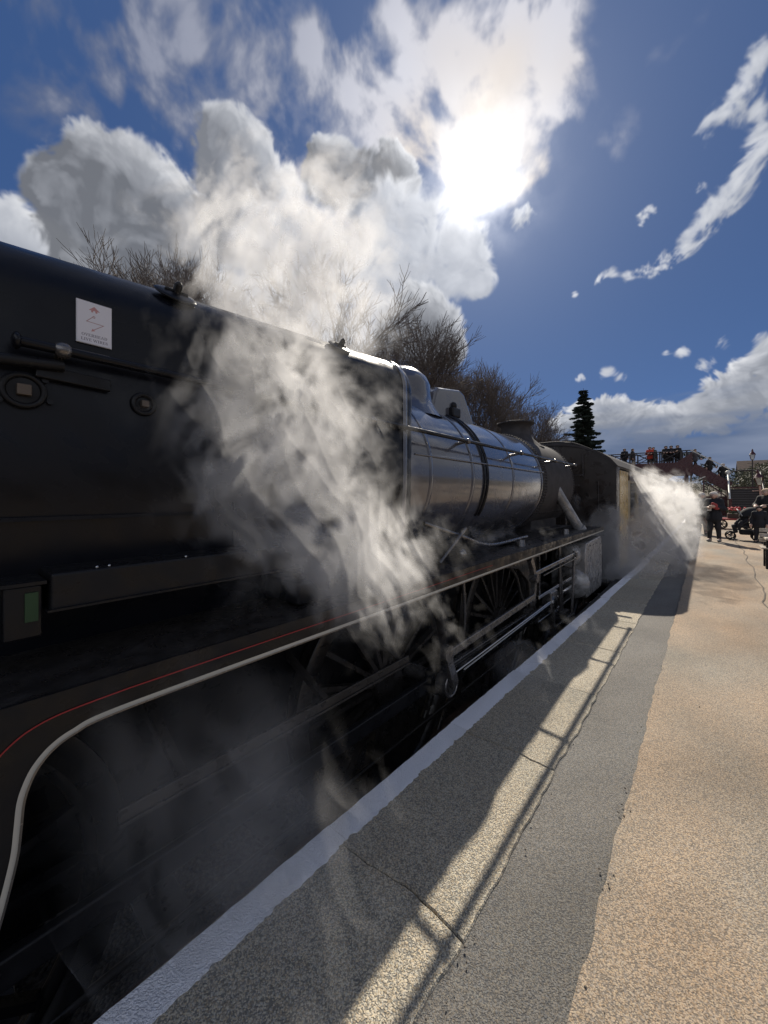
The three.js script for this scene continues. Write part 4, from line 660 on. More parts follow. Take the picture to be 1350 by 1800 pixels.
  for (let k = 0; k < n; k++) {
    const y = top - rise * (k + 1), d = BD - 1.0 - k * 0.27;
    const st = part(t, 'step', [box(1.28, 2.90, y - 0.04 + 0.0, y, d - 0.27, d + 0.02), box(1.28, 2.90, y - rise + 0.002, y - 0.042, d - 0.24, d - 0.22)], darkIron);
    part(st, 'nosing', box(1.29, 2.89, y + 0.001, y + 0.012, d - 0.285, d - 0.245), mat([0.24, 0.23, 0.22], 0.35, 0.5));
  }
  const fd = BD - 1.0 - n * 0.27;
  part(t, 'stair_string', [bar([1.22, 2.2, BD - 1], [1.22, 0.05, fd], 0.06, 0.34), bar([2.96, 2.2, BD - 1], [2.96, 0.05, fd], 0.06, 0.34)], maroon);
  part(t, 'newel_post', [box(1.12, 1.30, 0, 1.25, fd - 0.1, fd + 0.08, 0.02), box(1.09, 1.33, 1.25, 1.33, fd - 0.13, fd + 0.11, 0.02)], maroon);
  part(t, 'newel_post', [box(2.88, 3.06, 0, 1.25, fd - 0.1, fd + 0.08, 0.02), box(2.85, 3.09, 1.25, 1.33, fd - 0.13, fd + 0.11, 0.02)], maroon);
  part(t, 'stair_handrail', [rod([1.2, 1.2, fd], [1.2, 3.25, BD - 1], 0.055), ballAt(1.2, 3.3, BD - 1, 0.16)], creamP);
  part(t, 'stair_handrail', [rod([2.97, 1.2, fd], [2.97, 3.25, BD - 1], 0.05), tube([[1.2, 3.3, BD - 1], [1.8, 3.42, BD - 0.6], [2.6, 3.42, BD - 0.6], [2.97, 3.25, BD - 1]], 0.05)], darkIron);
}
// lanterns
function lantern(name, label, x, y0, d, h, lean, postM) {
  const t = thing(name, label, 'street lamp', [x, y0, d], 'cream-posted station lanterns'), top = y0 + h, g = (p) => p;
  part(t, 'post', [rod([x, y0, d], [x, y0 + 0.5, d], 0.09, 0.075, 12), rod([x, y0 + 0.5, d], [x, top, d], 0.055, 0.04, 12), rod([x - 0.28, top - 0.28, d], [x + 0.28, top - 0.28, d], 0.016), ballAt(x - 0.3, top - 0.28, d, 0.03), ballAt(x + 0.3, top - 0.28, d, 0.03), rod([x, y0 + 0.5, d], [x, y0 + 0.56, d], 0.1, 0.1, 12)], postM);
  part(t, 'lantern_glass', new THREE.CylinderGeometry(0.24, 0.13, 0.42, 4, 1, true, Math.PI / 4).translate(x, top + 0.25, -d), phys([0.8, 0.8, 0.76], 0.25, 0, { transmission: 0.75 }));
  part(t, 'lantern_frame', [0, 1, 2, 3].map((k) => { const a = Math.PI / 2 * k + Math.PI / 4; return rod([x + 0.13 * Math.cos(a), top + 0.04, d + 0.13 * Math.sin(a)], [x + 0.245 * Math.cos(a), top + 0.46, d + 0.245 * Math.sin(a)], 0.015); }).concat([new THREE.CylinderGeometry(0.14, 0.1, 0.05, 4, 1, false, Math.PI / 4).translate(x, top + 0.02, -d)]), maroon);
  part(t, 'lantern_hood', [new THREE.CylinderGeometry(0.09, 0.30, 0.26, 4, 1, false, Math.PI / 4).translate(x, top + 0.6, -d), new THREE.CylinderGeometry(0.06, 0.07, 0.14, 12).translate(x, top + 0.79, -d), new THREE.ConeGeometry(0.08, 0.12, 12).translate(x, top + 0.91, -d)], maroon);
  t.rotation.z = lean;
  return t;
}
lantern('street_lamp', 'lantern on a leaning cream post at the foot of the stairs', 2.55, 0, 31.5, 2.15, 0.09, mat([0.42, 0.27, 0.22], 0.5));
lantern('street_lamp', 'higher lantern against the brown roof, above the bank', 3.0, hillAt(3, 46), 46, 5.6, 0, darkIron);

// ---------------------------------------------------------------- people
function skinned(bones, res, box3) {                                  // one continuous surface over tapered bones: [a, b, ra, rb]
  const mc = new MarchingCubes(res, M.black, false, false, 60000), half = res / 2, f = mc.field, [cx, cy, cz, hx, hy, hz] = box3, K = 0.022;
  const B = bones.map(([a, b, ra, rb]) => { const d = [b[0] - a[0], b[1] - a[1], b[2] - a[2]]; return [a, d, d[0] ** 2 + d[1] ** 2 + d[2] ** 2 || 1e-9, ra, rb]; });
  for (let k = 0, o = 0; k < res; k++) for (let j = 0; j < res; j++) for (let i = 0; i < res; i++, o++) {
    const x = cx + ((i - half) / half) * hx, y = cy + ((j - half) / half) * hy, z = cz + ((k - half) / half) * hz;
    let s = 0;
    for (const [a, d, l2, ra, rb] of B) {
      const px = x - a[0], py = y - a[1], pz = z - a[2], t = clamp((px * d[0] + py * d[1] + pz * d[2]) / l2), ex = px - d[0] * t, ey = py - d[1] * t, ez = pz - d[2] * t;
      s += Math.exp(-(Math.sqrt(ex * ex + ey * ey + ez * ez) - ra - (rb - ra) * t) / K);
    }
    f[o] = s > 1e-30 ? K * Math.log(s) : -1;
  }
  mc.isolation = 0; mc.update();
  const n = mc.count, p = mc.positionArray.slice(0, n * 3), q = mc.normalArray.slice(0, n * 3);
  for (let i = 0; i < n; i++) { p[3 * i] = cx + p[3 * i] * hx; p[3 * i + 1] = cy + p[3 * i + 1] * hy; p[3 * i + 2] = cz + p[3 * i + 2] * hz; const L = Math.hypot(q[3 * i] / hx, q[3 * i + 1] / hy, q[3 * i + 2] / hz) || 1; q[3 * i] /= hx * L; q[3 * i + 1] /= hy * L; q[3 * i + 2] /= hz * L; }
  const g = new THREE.BufferGeometry(); g.setAttribute('position', new THREE.BufferAttribute(p, 3)); g.setAttribute('normal', new THREE.BufferAttribute(q, 3)); return g;
}
const mirror = (b) => b.concat(b.map(([a, c, ra, rb]) => [[-a[0], a[1], a[2]], [-c[0], c[1], c[2]], ra, rb]));
// a standing figure 1.7 m tall, facing +z; pose gives elbows, wrists, knees and ankles
const POSES = {
  hold: { el: [[-0.27, 1.14, 0.02], [0.27, 1.14, 0.02]], wr: [[-0.11, 1.17, 0.23], [0.09, 1.21, 0.25]], kn: [[-0.10, 0.5, 0.03], [0.11, 0.5, -0.02]], an: [[-0.11, 0.08, 0.05], [0.13, 0.08, -0.05]] },
  rest: { el: [[-0.26, 1.12, -0.03], [0.26, 1.12, -0.03]], wr: [[-0.27, 0.88, 0.06], [0.27, 0.88, 0.06]], kn: [[-0.10, 0.5, 0.03], [0.10, 0.5, 0.02]], an: [[-0.11, 0.08, -0.01], [0.12, 0.08, 0.0]] },
  lean: { el: [[-0.25, 1.16, 0.12], [0.25, 1.16, 0.12]], wr: [[-0.14, 1.14, 0.34], [0.14, 1.14, 0.34]], kn: [[-0.10, 0.5, 0.02], [0.10, 0.5, 0.02]], an: [[-0.10, 0.08, -0.04], [0.11, 0.08, -0.03]] },
  walk: { el: [[-0.26, 1.13, -0.13], [0.26, 1.14, 0.1]], wr: [[-0.25, 0.9, -0.08], [0.24, 0.95, 0.26]], kn: [[-0.10, 0.52, 0.16], [0.10, 0.5, -0.06]], an: [[-0.10, 0.10, 0.20], [0.10, 0.14, -0.28]] },
};
const figures = {};
function figure(pose) {
  if (figures[pose]) return figures[pose];
  const { el, wr, kn, an } = POSES[pose], S = [[-0.17, 1.40, -0.01], [0.17, 1.40, -0.01]], H = [[-0.09, 0.92, 0], [0.09, 0.92, 0]], two = [0, 1], toe = (a) => [a[0] * 1.1, 0.045, a[2] + 0.16];
  const hand = (i) => { const w = wr[i], e = el[i], u = new THREE.Vector3(w[0] - e[0], w[1] - e[1], w[2] - e[2]).normalize(), s = i ? -1 : 1, out = []; const at = (a, b, c) => [w[0] + u.x * a + b * (Math.abs(u.y) > 0.7 ? 0 : 0.9) * s, w[1] + u.y * a + (Math.abs(u.y) > 0.7 ? 0 : -c), w[2] + u.z * a + (Math.abs(u.y) > 0.7 ? b : 0)]; out.push([w, at(0.08, 0, 0), 0.028, 0.032]); for (let k = 0; k < 4; k++) { const b = -0.03 + k * 0.02, L = [0.15, 0.17, 0.165, 0.145][k]; out.push([at(0.07, b, 0), at(L, b, 0.02), 0.010, 0.008]); } out.push([at(0.02, 0.03, 0), at(0.08, 0.06, 0.01), 0.012, 0.009]); return out; };
  const arms = (g) => two.flatMap((i) => [[S[i], el[i], 0.052 + g, 0.042 + g], [el[i], wr[i], 0.042 + g, 0.030 + g]]);
  const legs = (g) => two.flatMap((i) => [[H[i], kn[i], 0.085 + g, 0.058 + g], [kn[i], an[i], 0.056 + g, 0.038 + g]]);
  const trunk = (g) => [[[-0.06, 0.94, 0], [0.06, 0.94, 0], 0.125 + g, 0.125 + g], [[0, 0.95, 0], [0, 1.15, 0.0], 0.125 + g, 0.115 + g], [[-0.05, 1.28, 0], [0.05, 1.28, 0], 0.12 + g, 0.12 + g], [S[0], S[1], 0.062 + g, 0.062 + g], [[0, 1.15, 0], [0, 1.3, 0], 0.115 + g, 0.12 + g]];
  const boxB = [0, 0.88, 0.02, 0.46, 0.92, 0.46];
  return (figures[pose] = {
    body: mergeGeometries([skinned([...trunk(0), ...arms(0), ...legs(0), [[0, 1.4, -0.01], [0, 1.55, 0.01], 0.055, 0.05], ...two.map((i) => [an[i], toe(an[i]), 0.038, 0.03])], 64, boxB),
      skinned([[[0, 1.62, 0.0], [0, 1.60, 0.015], 0.088, 0.083], [[0, 1.54, 0.035], [0, 1.53, 0.055], 0.055, 0.04], [[0, 1.605, 0.09], [0, 1.575, 0.112], 0.010, 0.016], [[-0.085, 1.60, 0], [-0.09, 1.585, 0], 0.018, 0.014], [[0.085, 1.60, 0], [0.09, 1.585, 0], 0.018, 0.014]], 44, [0, 1.6, 0.02, 0.16, 0.16, 0.16]),
      ...two.map((i) => skinned(hand(i), 40, [wr[i][0], wr[i][1] - 0.03, wr[i][2] + 0.05, 0.2, 0.2, 0.2]))]),
    coat: skinned([...trunk(0.028), ...arms(0.022), [[-0.07, 0.80, 0], [0.07, 0.80, 0], 0.15, 0.15], [[0, 1.44, -0.02], [0, 1.47, -0.01], 0.08, 0.075], [[0, 1.3, 0.10], [0, 0.85, 0.13], 0.03, 0.03]], 60, boxB),
    trousers: skinned([...legs(0.02), [[-0.05, 0.9, 0], [0.05, 0.9, 0], 0.13, 0.13]], 60, boxB),
    hair: skinned([[[0, 1.645, -0.02], [0, 1.60, -0.035], 0.094, 0.09], [[-0.06, 1.66, 0.035], [0.06, 1.66, 0.035], 0.045, 0.045], [[-0.085, 1.62, -0.01], [-0.08, 1.56, -0.03], 0.03, 0.025], [[0.085, 1.62, -0.01], [0.08, 1.56, -0.03], 0.03, 0.025]], 40, [0, 1.6, -0.01, 0.17, 0.17, 0.17]),
    shoes: skinned(two.flatMap((i) => [[an[i], [an[i][0], 0.05, an[i][2] - 0.03], 0.05, 0.045], [[an[i][0], 0.045, an[i][2] - 0.02], toe(an[i]), 0.045, 0.038]]), 44, [0, 0.1, 0, 0.3, 0.16, 0.5]),
    eye: new THREE.SphereGeometry(0.011, 8, 6).translate(0.03, 1.615, 0.086),
    mouth: new THREE.BoxGeometry(0.045, 0.008, 0.01).translate(0, 1.548, 0.094),
  });
}
const eyeM = mat([0.02, 0.015, 0.012], 0.3), skin = mat([0.50, 0.32, 0.24], 0.55), cloth = (c, r = 0.85) => mat(c, r);
function person(label, pose, x, y, d, turn, size, look, group) {
  const F = figure(pose), t = thing('person', label, 'person', [0, 0, 0], group);
  const add = (n, g, m) => { const me = new THREE.Mesh(g, m); me.name = n; me.castShadow = me.receiveShadow = true; t.add(me); return me; };
  add('body', F.body, skin); add('coat', F.coat, cloth(look.coat)); add('trousers', F.trousers, cloth(look.trousers)); add(look.hat ? 'hat' : 'hair', F.hair, cloth(look.hat ?? look.hair)); add('shoes', F.shoes, cloth(look.shoes ?? [0.03, 0.028, 0.026], 0.5));
  for (const s of [1, -1]) add('eye', F.eye, eyeM).position.x = s < 0 ? -0.06 : 0; add('mouth', F.mouth, mat([0.28, 0.12, 0.10], 0.6));
  t.position.set(x, y, -d); t.rotation.y = turn; t.scale.setScalar(size / 1.72);
  return t;
}
const navy = [0.012, 0.013, 0.018], coal = [0.014, 0.013, 0.014];
const main = person('person with white hair in a dark navy coat holding a red bundle on the platform', 'hold', 0.18, 0.0, 17.4, -0.25, 1.70, { coat: navy, trousers: [0.018, 0.017, 0.02], hair: [0.66, 0.60, 0.53], shoes: [0.2, 0.19, 0.18] });
{
  const b = thing('red_bundle', 'small red bundle held by the person in the navy coat', 'bundle', [0.18, 1.2, 17.15]);
  part(b, 'cloth', [new THREE.SphereGeometry(0.08, 12, 8).scale(1, 1.25, 0.7).translate(0.20, 1.22, -17.14), new THREE.SphereGeometry(0.05, 10, 8).translate(0.15, 1.30, -17.13), new THREE.SphereGeometry(0.055, 10, 8).scale(1.3, 0.8, 1).translate(0.25, 1.14, -17.13)], cloth([0.34, 0.05, 0.045]));
  const bag = thing('white_card', 'small white card beside the red bundle', 'card', [0.05, 1.08, 17.1]);
  part(bag, 'sheet', box(0.0, 0.11, 1.06, 1.12, 17.12, 17.14, 0.005), creamP);
}
person('person in dark coat and rust trousers half hidden in the steam behind the white-haired person', 'rest', -0.16, 0, 20.3, -0.1, 1.68, { coat: [0.10, 0.095, 0.09], trousers: [0.10, 0.05, 0.04], hair: [0.5, 0.46, 0.42] });
person('person in pale trousers deep in the drifting steam', 'walk', -0.55, 0, 20.8, 0.2, 1.70, { coat: [0.2, 0.19, 0.19], trousers: [0.28, 0.27, 0.26], hair: [0.42, 0.39, 0.36] });
person('person in a beige hood and dark coat standing behind the pushchair at the right edge', 'lean', 1.64, 0, 19.5, -0.5, 1.82, { coat: coal, trousers: coal, hat: [0.55, 0.42, 0.29] });
person('child in a black woolly hat and black coat beside the pushchair', 'rest', 1.33, 0, 17.9, -0.15, 1.22, { coat: navy, trousers: navy, hat: [0.012, 0.012, 0.014] });
const bridgeFolk = [
  [-5.55, BD - 0.62, 0.0, 'rest', coal, coal, [0.1, 0.08, 0.07], 'person in black at the left end of the people on the footbridge'],
  [-5.0, BD - 0.2, 1.4, 'rest', [0.03, 0.03, 0.03], coal, [0.1, 0.08, 0.07], 'person turned sideways on the footbridge by the coach roof'],
  [-3.72, BD - 0.62, 0.1, 'lean', [0.48, 0.055, 0.03], coal, [0.09, 0.07, 0.06], 'person in a bright red-orange jacket on the footbridge'],
  [-3.5, BD - 0.3, 0.5, 'rest', [0.05, 0.055, 0.05], coal, [0.09, 0.07, 0.06], 'person in dark grey pressed behind the red jacket on the footbridge'],
  [-2.62, BD - 0.62, 0.0, 'lean', coal, coal, [0.05, 0.04, 0.035], 'first of three people in black leaning on the footbridge rail'],
  [-2.27, BD - 0.6, 0.2, 'lean', navy, coal, [0.05, 0.04, 0.035], 'middle one of three people in black leaning on the footbridge rail'],
  [-1.85, BD - 0.62, -0.1, 'hold', coal, navy, [0.10, 0.08, 0.06], 'right one of three people in black at the footbridge rail'],
];
for (const [x, d, a, pose, coat, tr, hair, label] of bridgeFolk) person(label, pose, x, DY, d, a, 1.7, { coat, trousers: tr, hair }, 'people on the footbridge');
person('person in grey stooping down from the footbridge at the head of the stairs', 'walk', -0.75, DY - 0.32, BD - 0.3, 0.9, 1.66, { coat: [0.06, 0.06, 0.075], trousers: coal, hair: [0.1, 0.08, 0.07] }, 'people on the footbridge').rotation.x = 0.25;
person('person in dark clothes part way down the upper stair flight', 'walk', 0.15, DY - 1.06, BD - 0.2, 0.9, 1.7, { coat: coal, trousers: coal, hair: [0.06, 0.05, 0.04] }, 'people on the footbridge');
person('person in dark clothes near the stair landing with a pale cap', 'walk', 0.95, DY - 1.6, BD - 0.1, 0.5, 1.7, { coat: coal, trousers: navy, hat: [0.4, 0.39, 0.38] }, 'people on the footbridge');

// ---------------------------------------------------------------- pushchair, flower barrow, bench
{
  const x = 1.02, d = 18.6, dark = cloth([0.014, 0.015, 0.017]), tubeM = mat([0.06, 0.06, 0.065], 0.35, 0.6), t = thing('pushchair', 'black pushchair with raised hood standing on the tan platform', 'pushchair', [x, 0, d]);
  const q = (a, b, c) => [x + a, b, d + c];
  part(t, 'frame', [...[-0.24, 0.24].flatMap((s) => [tube([q(-0.38, 0.17, s), q(-0.12, 0.50, s), q(0.22, 0.82, s), q(0.52, 1.02, s)], 0.014, 20, 6), tube([q(0.30, 0.17, s), q(0.10, 0.45, s), q(-0.12, 0.52, s)], 0.014, 16, 6)]), rod(q(0.52, 1.02, -0.24), q(0.52, 1.02, 0.24), 0.018), rod(q(0.3, 0.17, -0.24), q(0.3, 0.17, 0.24), 0.012)], tubeM);
  for (const [a, s, r] of [[-0.38, -0.24, 0.15], [-0.38, 0.24, 0.15], [0.30, -0.27, 0.15], [0.30, 0.27, 0.15]]) {
    const wz = part(t, 'wheel', new THREE.TorusGeometry(r - 0.022, 0.022, 8, 28).translate(x + a, r, -(d + s)), M.black);
    part(wz, 'spoke', [0, 1, 2, 3, 4].map((k) => rod([x + a, r, d + s], [x + a + (r - 0.03) * Math.cos(k * 1.257), r + (r - 0.03) * Math.sin(k * 1.257), d + s], 0.012)).concat([new THREE.CylinderGeometry(0.03, 0.03, 0.06, 10).rotateX(Math.PI / 2).translate(x + a, r, -(d + s))]), tubeM);
  }
  part(t, 'seat', [new RoundedBoxGeometry(0.46, 0.10, 0.44, 3, 0.04).rotateZ(0.12).translate(x, 0.50, -d), new RoundedBoxGeometry(0.10, 0.62, 0.42, 3, 0.04).rotateZ(-0.45).translate(x + 0.30, 0.74, -d), new RoundedBoxGeometry(0.12, 0.30, 0.40, 3, 0.04).rotateZ(0.25).translate(x - 0.27, 0.40, -d)], dark);
  part(t, 'hood', new THREE.SphereGeometry(0.34, 20, 14, 0, Math.PI * 2, 0, 1.5).scale(1, 0.95, 0.75).rotateZ(0.15).translate(x + 0.18, 0.85, -d), dark);
  part(t, 'hood_rim', new THREE.TorusGeometry(0.26, 0.018, 8, 24, Math.PI).rotateY(Math.PI / 2).rotateZ(0.5).translate(x - 0.08, 0.86, -d), mat([0.3, 0.3, 0.3], 0.5));
  part(t, 'basket', [box(x - 0.15, x + 0.34, 0.20, 0.36, d - 0.20, d + 0.20, 0.05)], dark);
  const k = thing('toddler', 'toddler in dark suit with pink face sitting in the pushchair', 'child', [x, 0.55, d]);
  part(k, 'body', skinned([[[0, 0.6, 0], [0, 0.8, 0.02], 0.10, 0.09], [[0, 0.86, 0.02], [0, 0.94, 0.01], 0.06, 0.078], [[-0.07, 0.6, 0], [-0.08, 0.58, 0.22], 0.06, 0.05], [[0.07, 0.6, 0], [0.08, 0.58, 0.22], 0.06, 0.05], [[-0.08, 0.58, 0.22], [-0.08, 0.40, 0.26], 0.048, 0.04], [[0.08, 0.58, 0.22], [0.08, 0.40, 0.26], 0.048, 0.04], [[-0.10, 0.79, 0.02], [-0.14, 0.68, 0.1], 0.04, 0.036], [[-0.14, 0.68, 0.1], [-0.08, 0.66, 0.2], 0.034, 0.03], [[0.10, 0.79, 0.02], [0.14, 0.68, 0.1], 0.04, 0.036], [[0.14, 0.68, 0.1], [0.08, 0.66, 0.2], 0.034, 0.03]], 56, [0, 0.68, 0.08, 0.36, 0.4, 0.36]).rotateY(-0.9).translate(x, 0, -d), cloth([0.02, 0.02, 0.024]));
  part(k, 'face', [ballAt(0, 0, 0, 0.066, 14).scale(1, 1.1, 0.9), ballAt(0, -0.005, -0.066, 0.012, 8), ballAt(-0.025, 0.015, -0.058, 0.009, 6), ballAt(0.025, 0.015, -0.058, 0.009, 6)].map((g) => g.rotateY(-0.9).translate(x - 0.06, 0.935, -d + 0.05)), mat([0.48, 0.24, 0.2], 0.6));
  part(k, 'hood', new THREE.SphereGeometry(0.092, 16, 12, 0, Math.PI * 2, 0, 1.9).rotateX(-0.5).rotateY(-0.9).translate(x, 0.945, -d), cloth([0.02, 0.02, 0.024]));
}
{
  const x = 0.98, d = 24.5, t = thing('flower_barrow', 'red wooden luggage barrow with iron wheels', 'barrow', [x, 0, d]), red = mat([0.30, 0.045, 0.04], 0.55);
  part(t, 'bed', [box(x - 0.7, x + 0.7, 0.42, 0.50, d - 0.4, d + 0.4, 0.01), bar([x - 0.7, 0.46, d - 0.3], [x - 1.25, 0.72, d - 0.3], 0.06, 0.07, 0.01), bar([x - 0.7, 0.46, d + 0.3], [x - 1.25, 0.72, d + 0.3], 0.06, 0.07, 0.01)], red);
  part(t, 'end_board', [box(x + 0.64, x + 0.7, 0.5, 0.85, d - 0.4, d + 0.4, 0.01), box(x - 0.7, x - 0.64, 0.5, 0.62, d - 0.4, d + 0.4, 0.01)], red);
  for (const [a, s] of [[-0.45, -0.42], [-0.45, 0.42], [0.45, -0.42], [0.45, 0.42]]) part(t, 'wheel', [new THREE.TorusGeometry(0.19, 0.025, 8, 24).translate(x + a, 0.215, -(d + s)), ...[0, 1, 2].map((k) => rod([x + a - 0.18 * Math.cos(k * 1.05), 0.215 - 0.18 * Math.sin(k * 1.05), d + s], [x + a + 0.18 * Math.cos(k * 1.05), 0.215 + 0.18 * Math.sin(k * 1.05), d + s], 0.014))], M.black);
  const f = thing('flower_box', 'tub of bright red flowers standing on the red barrow', 'flowers', [x + 0.2, 0.5, d]), r = rng(4);
  part(f, 'tub', box(x - 0.25, x + 0.65, 0.50, 0.72, d - 0.2, d + 0.2, 0.02), mat([0.06, 0.04, 0.03], 0.8));
  part(f, 'leaf', leafCloud(r, [[x, 0.80, d, 0.28, 0.12, 1], [x + 0.42, 0.80, d, 0.28, 0.12, 1]], 140, 0.06), leafM([0.03, 0.07, 0.025]));
  part(f, 'flower', Array.from({ length: 30 }, () => new THREE.SphereGeometry(0.05, 7, 5).scale(1, 0.6, 1).translate(x - 0.2 + r() * 0.85, 0.86 + r() * 0.16, -(d - 0.18 + r() * 0.36))), mat([0.55, 0.04, 0.05], 0.6));
}
{
  const x = 1.62, d = 11.9, wood = mat([0.50, 0.46, 0.40], 0.7, 0, { map: rep(grimeC, 2) }), t = thing('platform_bench', 'weathered platform bench with a pale end arm at the right edge', 'bench', [x, 0, d]);
  for (const s of [-0.62, 0.62]) { part(t, 'leg', [box(x + s - 0.03, x + s + 0.03, 0, 0.44, d - 0.25, d - 0.19, 0.008), box(x + s - 0.03, x + s + 0.03, 0, 0.85, d + 0.2, d + 0.26, 0.008), bar([x + s, 0.1, d - 0.2], [x + s, 0.36, d + 0.2], 0.03, 0.03)], M.black); part(t, 'armrest', box(x + s - 0.035, x + s + 0.035, 0.62, 0.67, d - 0.28, d + 0.24, 0.012), wood); part(t, 'arm_support', box(x + s - 0.025, x + s + 0.025, 0.44, 0.62, d - 0.25, d - 0.2, 0.006), M.black); }
  for (let k = 0; k < 4; k++) part(t, 'seat_slat', box(x - 0.72, x + 0.72, 0.43, 0.46, d - 0.26 + k * 0.12, d - 0.16 + k * 0.12, 0.006), wood);
  for (let k = 0; k < 3; k++) part(t, 'back_slat', box(x - 0.72, x + 0.72, 0.55 + k * 0.11, 0.63 + k * 0.11, d + 0.17, d + 0.195, 0.006), wood);
}

// ---------------------------------------------------------------- steam: each plume is a body of vapour, built as a stack of thin wavering sheets with the density of the vapour at every point
const steamM = phys([0.81, 0.815, 0.83], 1, 0, { transmission: 0.78, specularIntensity: 0, transparent: true, opacity: 0.29, vertexColors: true, side: THREE.DoubleSide });
steamM.name = 'steam';
function steam(name, label, o) {
  const az = Math.atan2(-0.55, 1.125), T = [Math.cos(az), Math.sin(az)], N = [Math.sin(az), -Math.cos(az)];   // sheets stand square to the sun's bearing; (x, z)
  const pos = [], col = [], idx = [], nu = Math.round(o.w / o.cell), nv = Math.round(o.h / o.cell), ds = o.depth / o.n, [cx, cy, cd] = o.at, F = o.freq, S = o.seed ?? 0;
  const dens = (x, y, z) => {
    let f = 0;
    for (const b of o.blobs) { const dx = (x - b[0]) / b[3], dy = (y - b[1]) / (b[4] ?? b[3]), dz = (z + b[2]) / b[3], q = dx * dx + dy * dy + dz * dz; if (q < 3.4) f += (b[5] ?? 1) * Math.exp(-1.3 * q); }
    if (f < 0.03) return 0;
    const w1 = N3(x * F * 0.55 + S, y * F * 0.45, z * F * 0.55), w2 = N3b(x * F * 0.55, y * F * 0.45 + S, z * F * 0.55 + 3), wx = x + o.warp * w1, wy = y + o.warp * w2, wz = z + o.warp * N3(z * F * 0.5, x * F * 0.5 + 7, y * F * 0.5 + S);
    const n = fbm(wx * F, wy * F * 0.85, wz * F, 5, N3b) + 0.45 * billow(wx * F * 1.1 + 5, wy * F * 0.9, wz * F * 1.1, 4) * 0.6;
    return o.sigma * Math.min(1.4, f) * sstep(o.lo ?? 0.30, o.hi ?? 1.0, Math.min(1.1, f) * (o.bias ?? 0.75) + n * (o.gain ?? 0.95));
  };
  for (let k = 0; k < o.n; k++) {
    const s0 = ((k + 0.5) / o.n - 0.5) * o.depth, al = new Float32Array((nu + 1) * (nv + 1)), pp = new Float32Array((nu + 1) * (nv + 1) * 3), id = new Int32Array((nu + 1) * (nv + 1)).fill(-1);
    for (let j = 0, q = 0; j <= nv; j++) for (let i = 0; i <= nu; i++, q++) {
      const a = (i / nu - 0.5) * o.w, y = cy + (j / nv - 0.5) * o.h, s = s0 + ds * 0.55 * N3(a * 1.1 / o.w * 4, y / o.h * 4, k * 0.9);
      const x = cx + T[0] * a + N[0] * s, z = -cd + T[1] * a + N[1] * s;
      pp[3 * q] = x; pp[3 * q + 1] = y; pp[3 * q + 2] = z;
      const edge = Math.min(1, 6 * Math.min(i / nu, 1 - i / nu, j / nv, 1 - j / nv));
      al[q] = (1 - Math.exp(-dens(x, y, z) * ds)) * edge * (o.keep ? o.keep(x, y, -z) : 1);
    }
    const get = (q) => { if (id[q] < 0) { id[q] = pos.length / 3; pos.push(pp[3 * q], pp[3 * q + 1], pp[3 * q + 2]); col.push(1, 1, 1, Math.min(1, al[q] / 0.29)); } return id[q]; };
    for (let j = 0; j < nv; j++) for (let i = 0; i < nu; i++) {
      const q = j * (nu + 1) + i, b = q + 1, c = q + nu + 1, d = c + 1;
      if (Math.max(al[q], al[b], al[c], al[d]) < 0.006) continue;
      idx.push(get(q), get(b), get(c), get(b), get(d), get(c));
    }
  }
  const b = [o.at[0], o.at[1] - o.h / 2, o.at[2]], g = new THREE.BufferGeometry();
  for (let i = 0; i < pos.length; i += 3) { pos[i] -= b[0]; pos[i + 1] -= b[1]; pos[i + 2] += b[2]; }
  const nrm = new Float32Array(pos.length); for (let i = 0; i < pos.length; i += 3) { nrm[i] = -N[0]; nrm[i + 2] = -N[1]; }
  g.setAttribute('position', new THREE.Float32BufferAttribute(pos, 3)); g.setAttribute('normal', new THREE.BufferAttribute(nrm, 3)); g.setAttribute('color', new THREE.Float32BufferAttribute(col, 4)); g.setIndex(idx);
  const m = new THREE.Mesh(g, steamM); m.name = numbered(name); m.position.set(b[0], b[1], -b[2]); m.castShadow = m.receiveShadow = true; scene.add(m);
  tag(m, label, null, null, 'stuff');
  return m;
}
// the great cloud pouring up the flank of the firebox (x, y, d, radius, height radius, strength)
steam('steam_cloud', 'warm white steam billowing up between firebox and platform', { at: [-1.5, 1.35, 1.62], w: 3.6, h: 2.9, depth: 2.3, n: 16, cell: 0.0135, freq: 3.9, warp: 0.12, sigma: 2.9, seed: 2, bias: 0.64, gain: 1.15, lo: 0.12, hi: 1.25,
  keep: (x, y, d) => sstep(-1.05, -1.2, x) * mix(0.05, 1, sstep(-1.0, -0.68, x + 0.55 * y)),  // vapour thinned inside the firebox's shadow: the shade is put into its density
  blobs: [[-1.60, 1.66, 0.95, 0.28, 0.40, 1.1], [-1.50, 1.52, 1.12, 0.34, 0.36, 1.3], [-1.44, 1.34, 1.38, 0.36, 0.30, 1.35], [-1.62, 1.90, 1.25, 0.34, 0.36, 1.1], [-1.68, 2.10, 1.05, 0.30, 0.34, 1.05], [-1.75, 2.40, 1.12, 0.36, 0.34, 0.95], [-1.52, 1.28, 1.9, 0.32, 0.26, 1.15], [-1.80, 1.2, 2.75, 0.34, 0.2, 0.95], [-1.82, 1.15, 3.3, 0.36, 0.18, 0.8], [-1.38, 1.02, 1.55, 0.30, 0.24, 1.05], [-1.46, 0.75, 2.15, 0.28, 0.26, 1.0], [-1.45, 0.35, 2.45, 0.34, 0.34, 0.7], [-1.62, 0.3, 3.3, 0.45, 0.4, 0.6], [-1.42, 0.55, 1.75, 0.3, 0.25, 0.6], [-1.70, 2.05, 1.7, 0.34, 0.30, 0.6], [-1.62, 1.78, 0.75, 0.2, 0.3, 0.5]] });
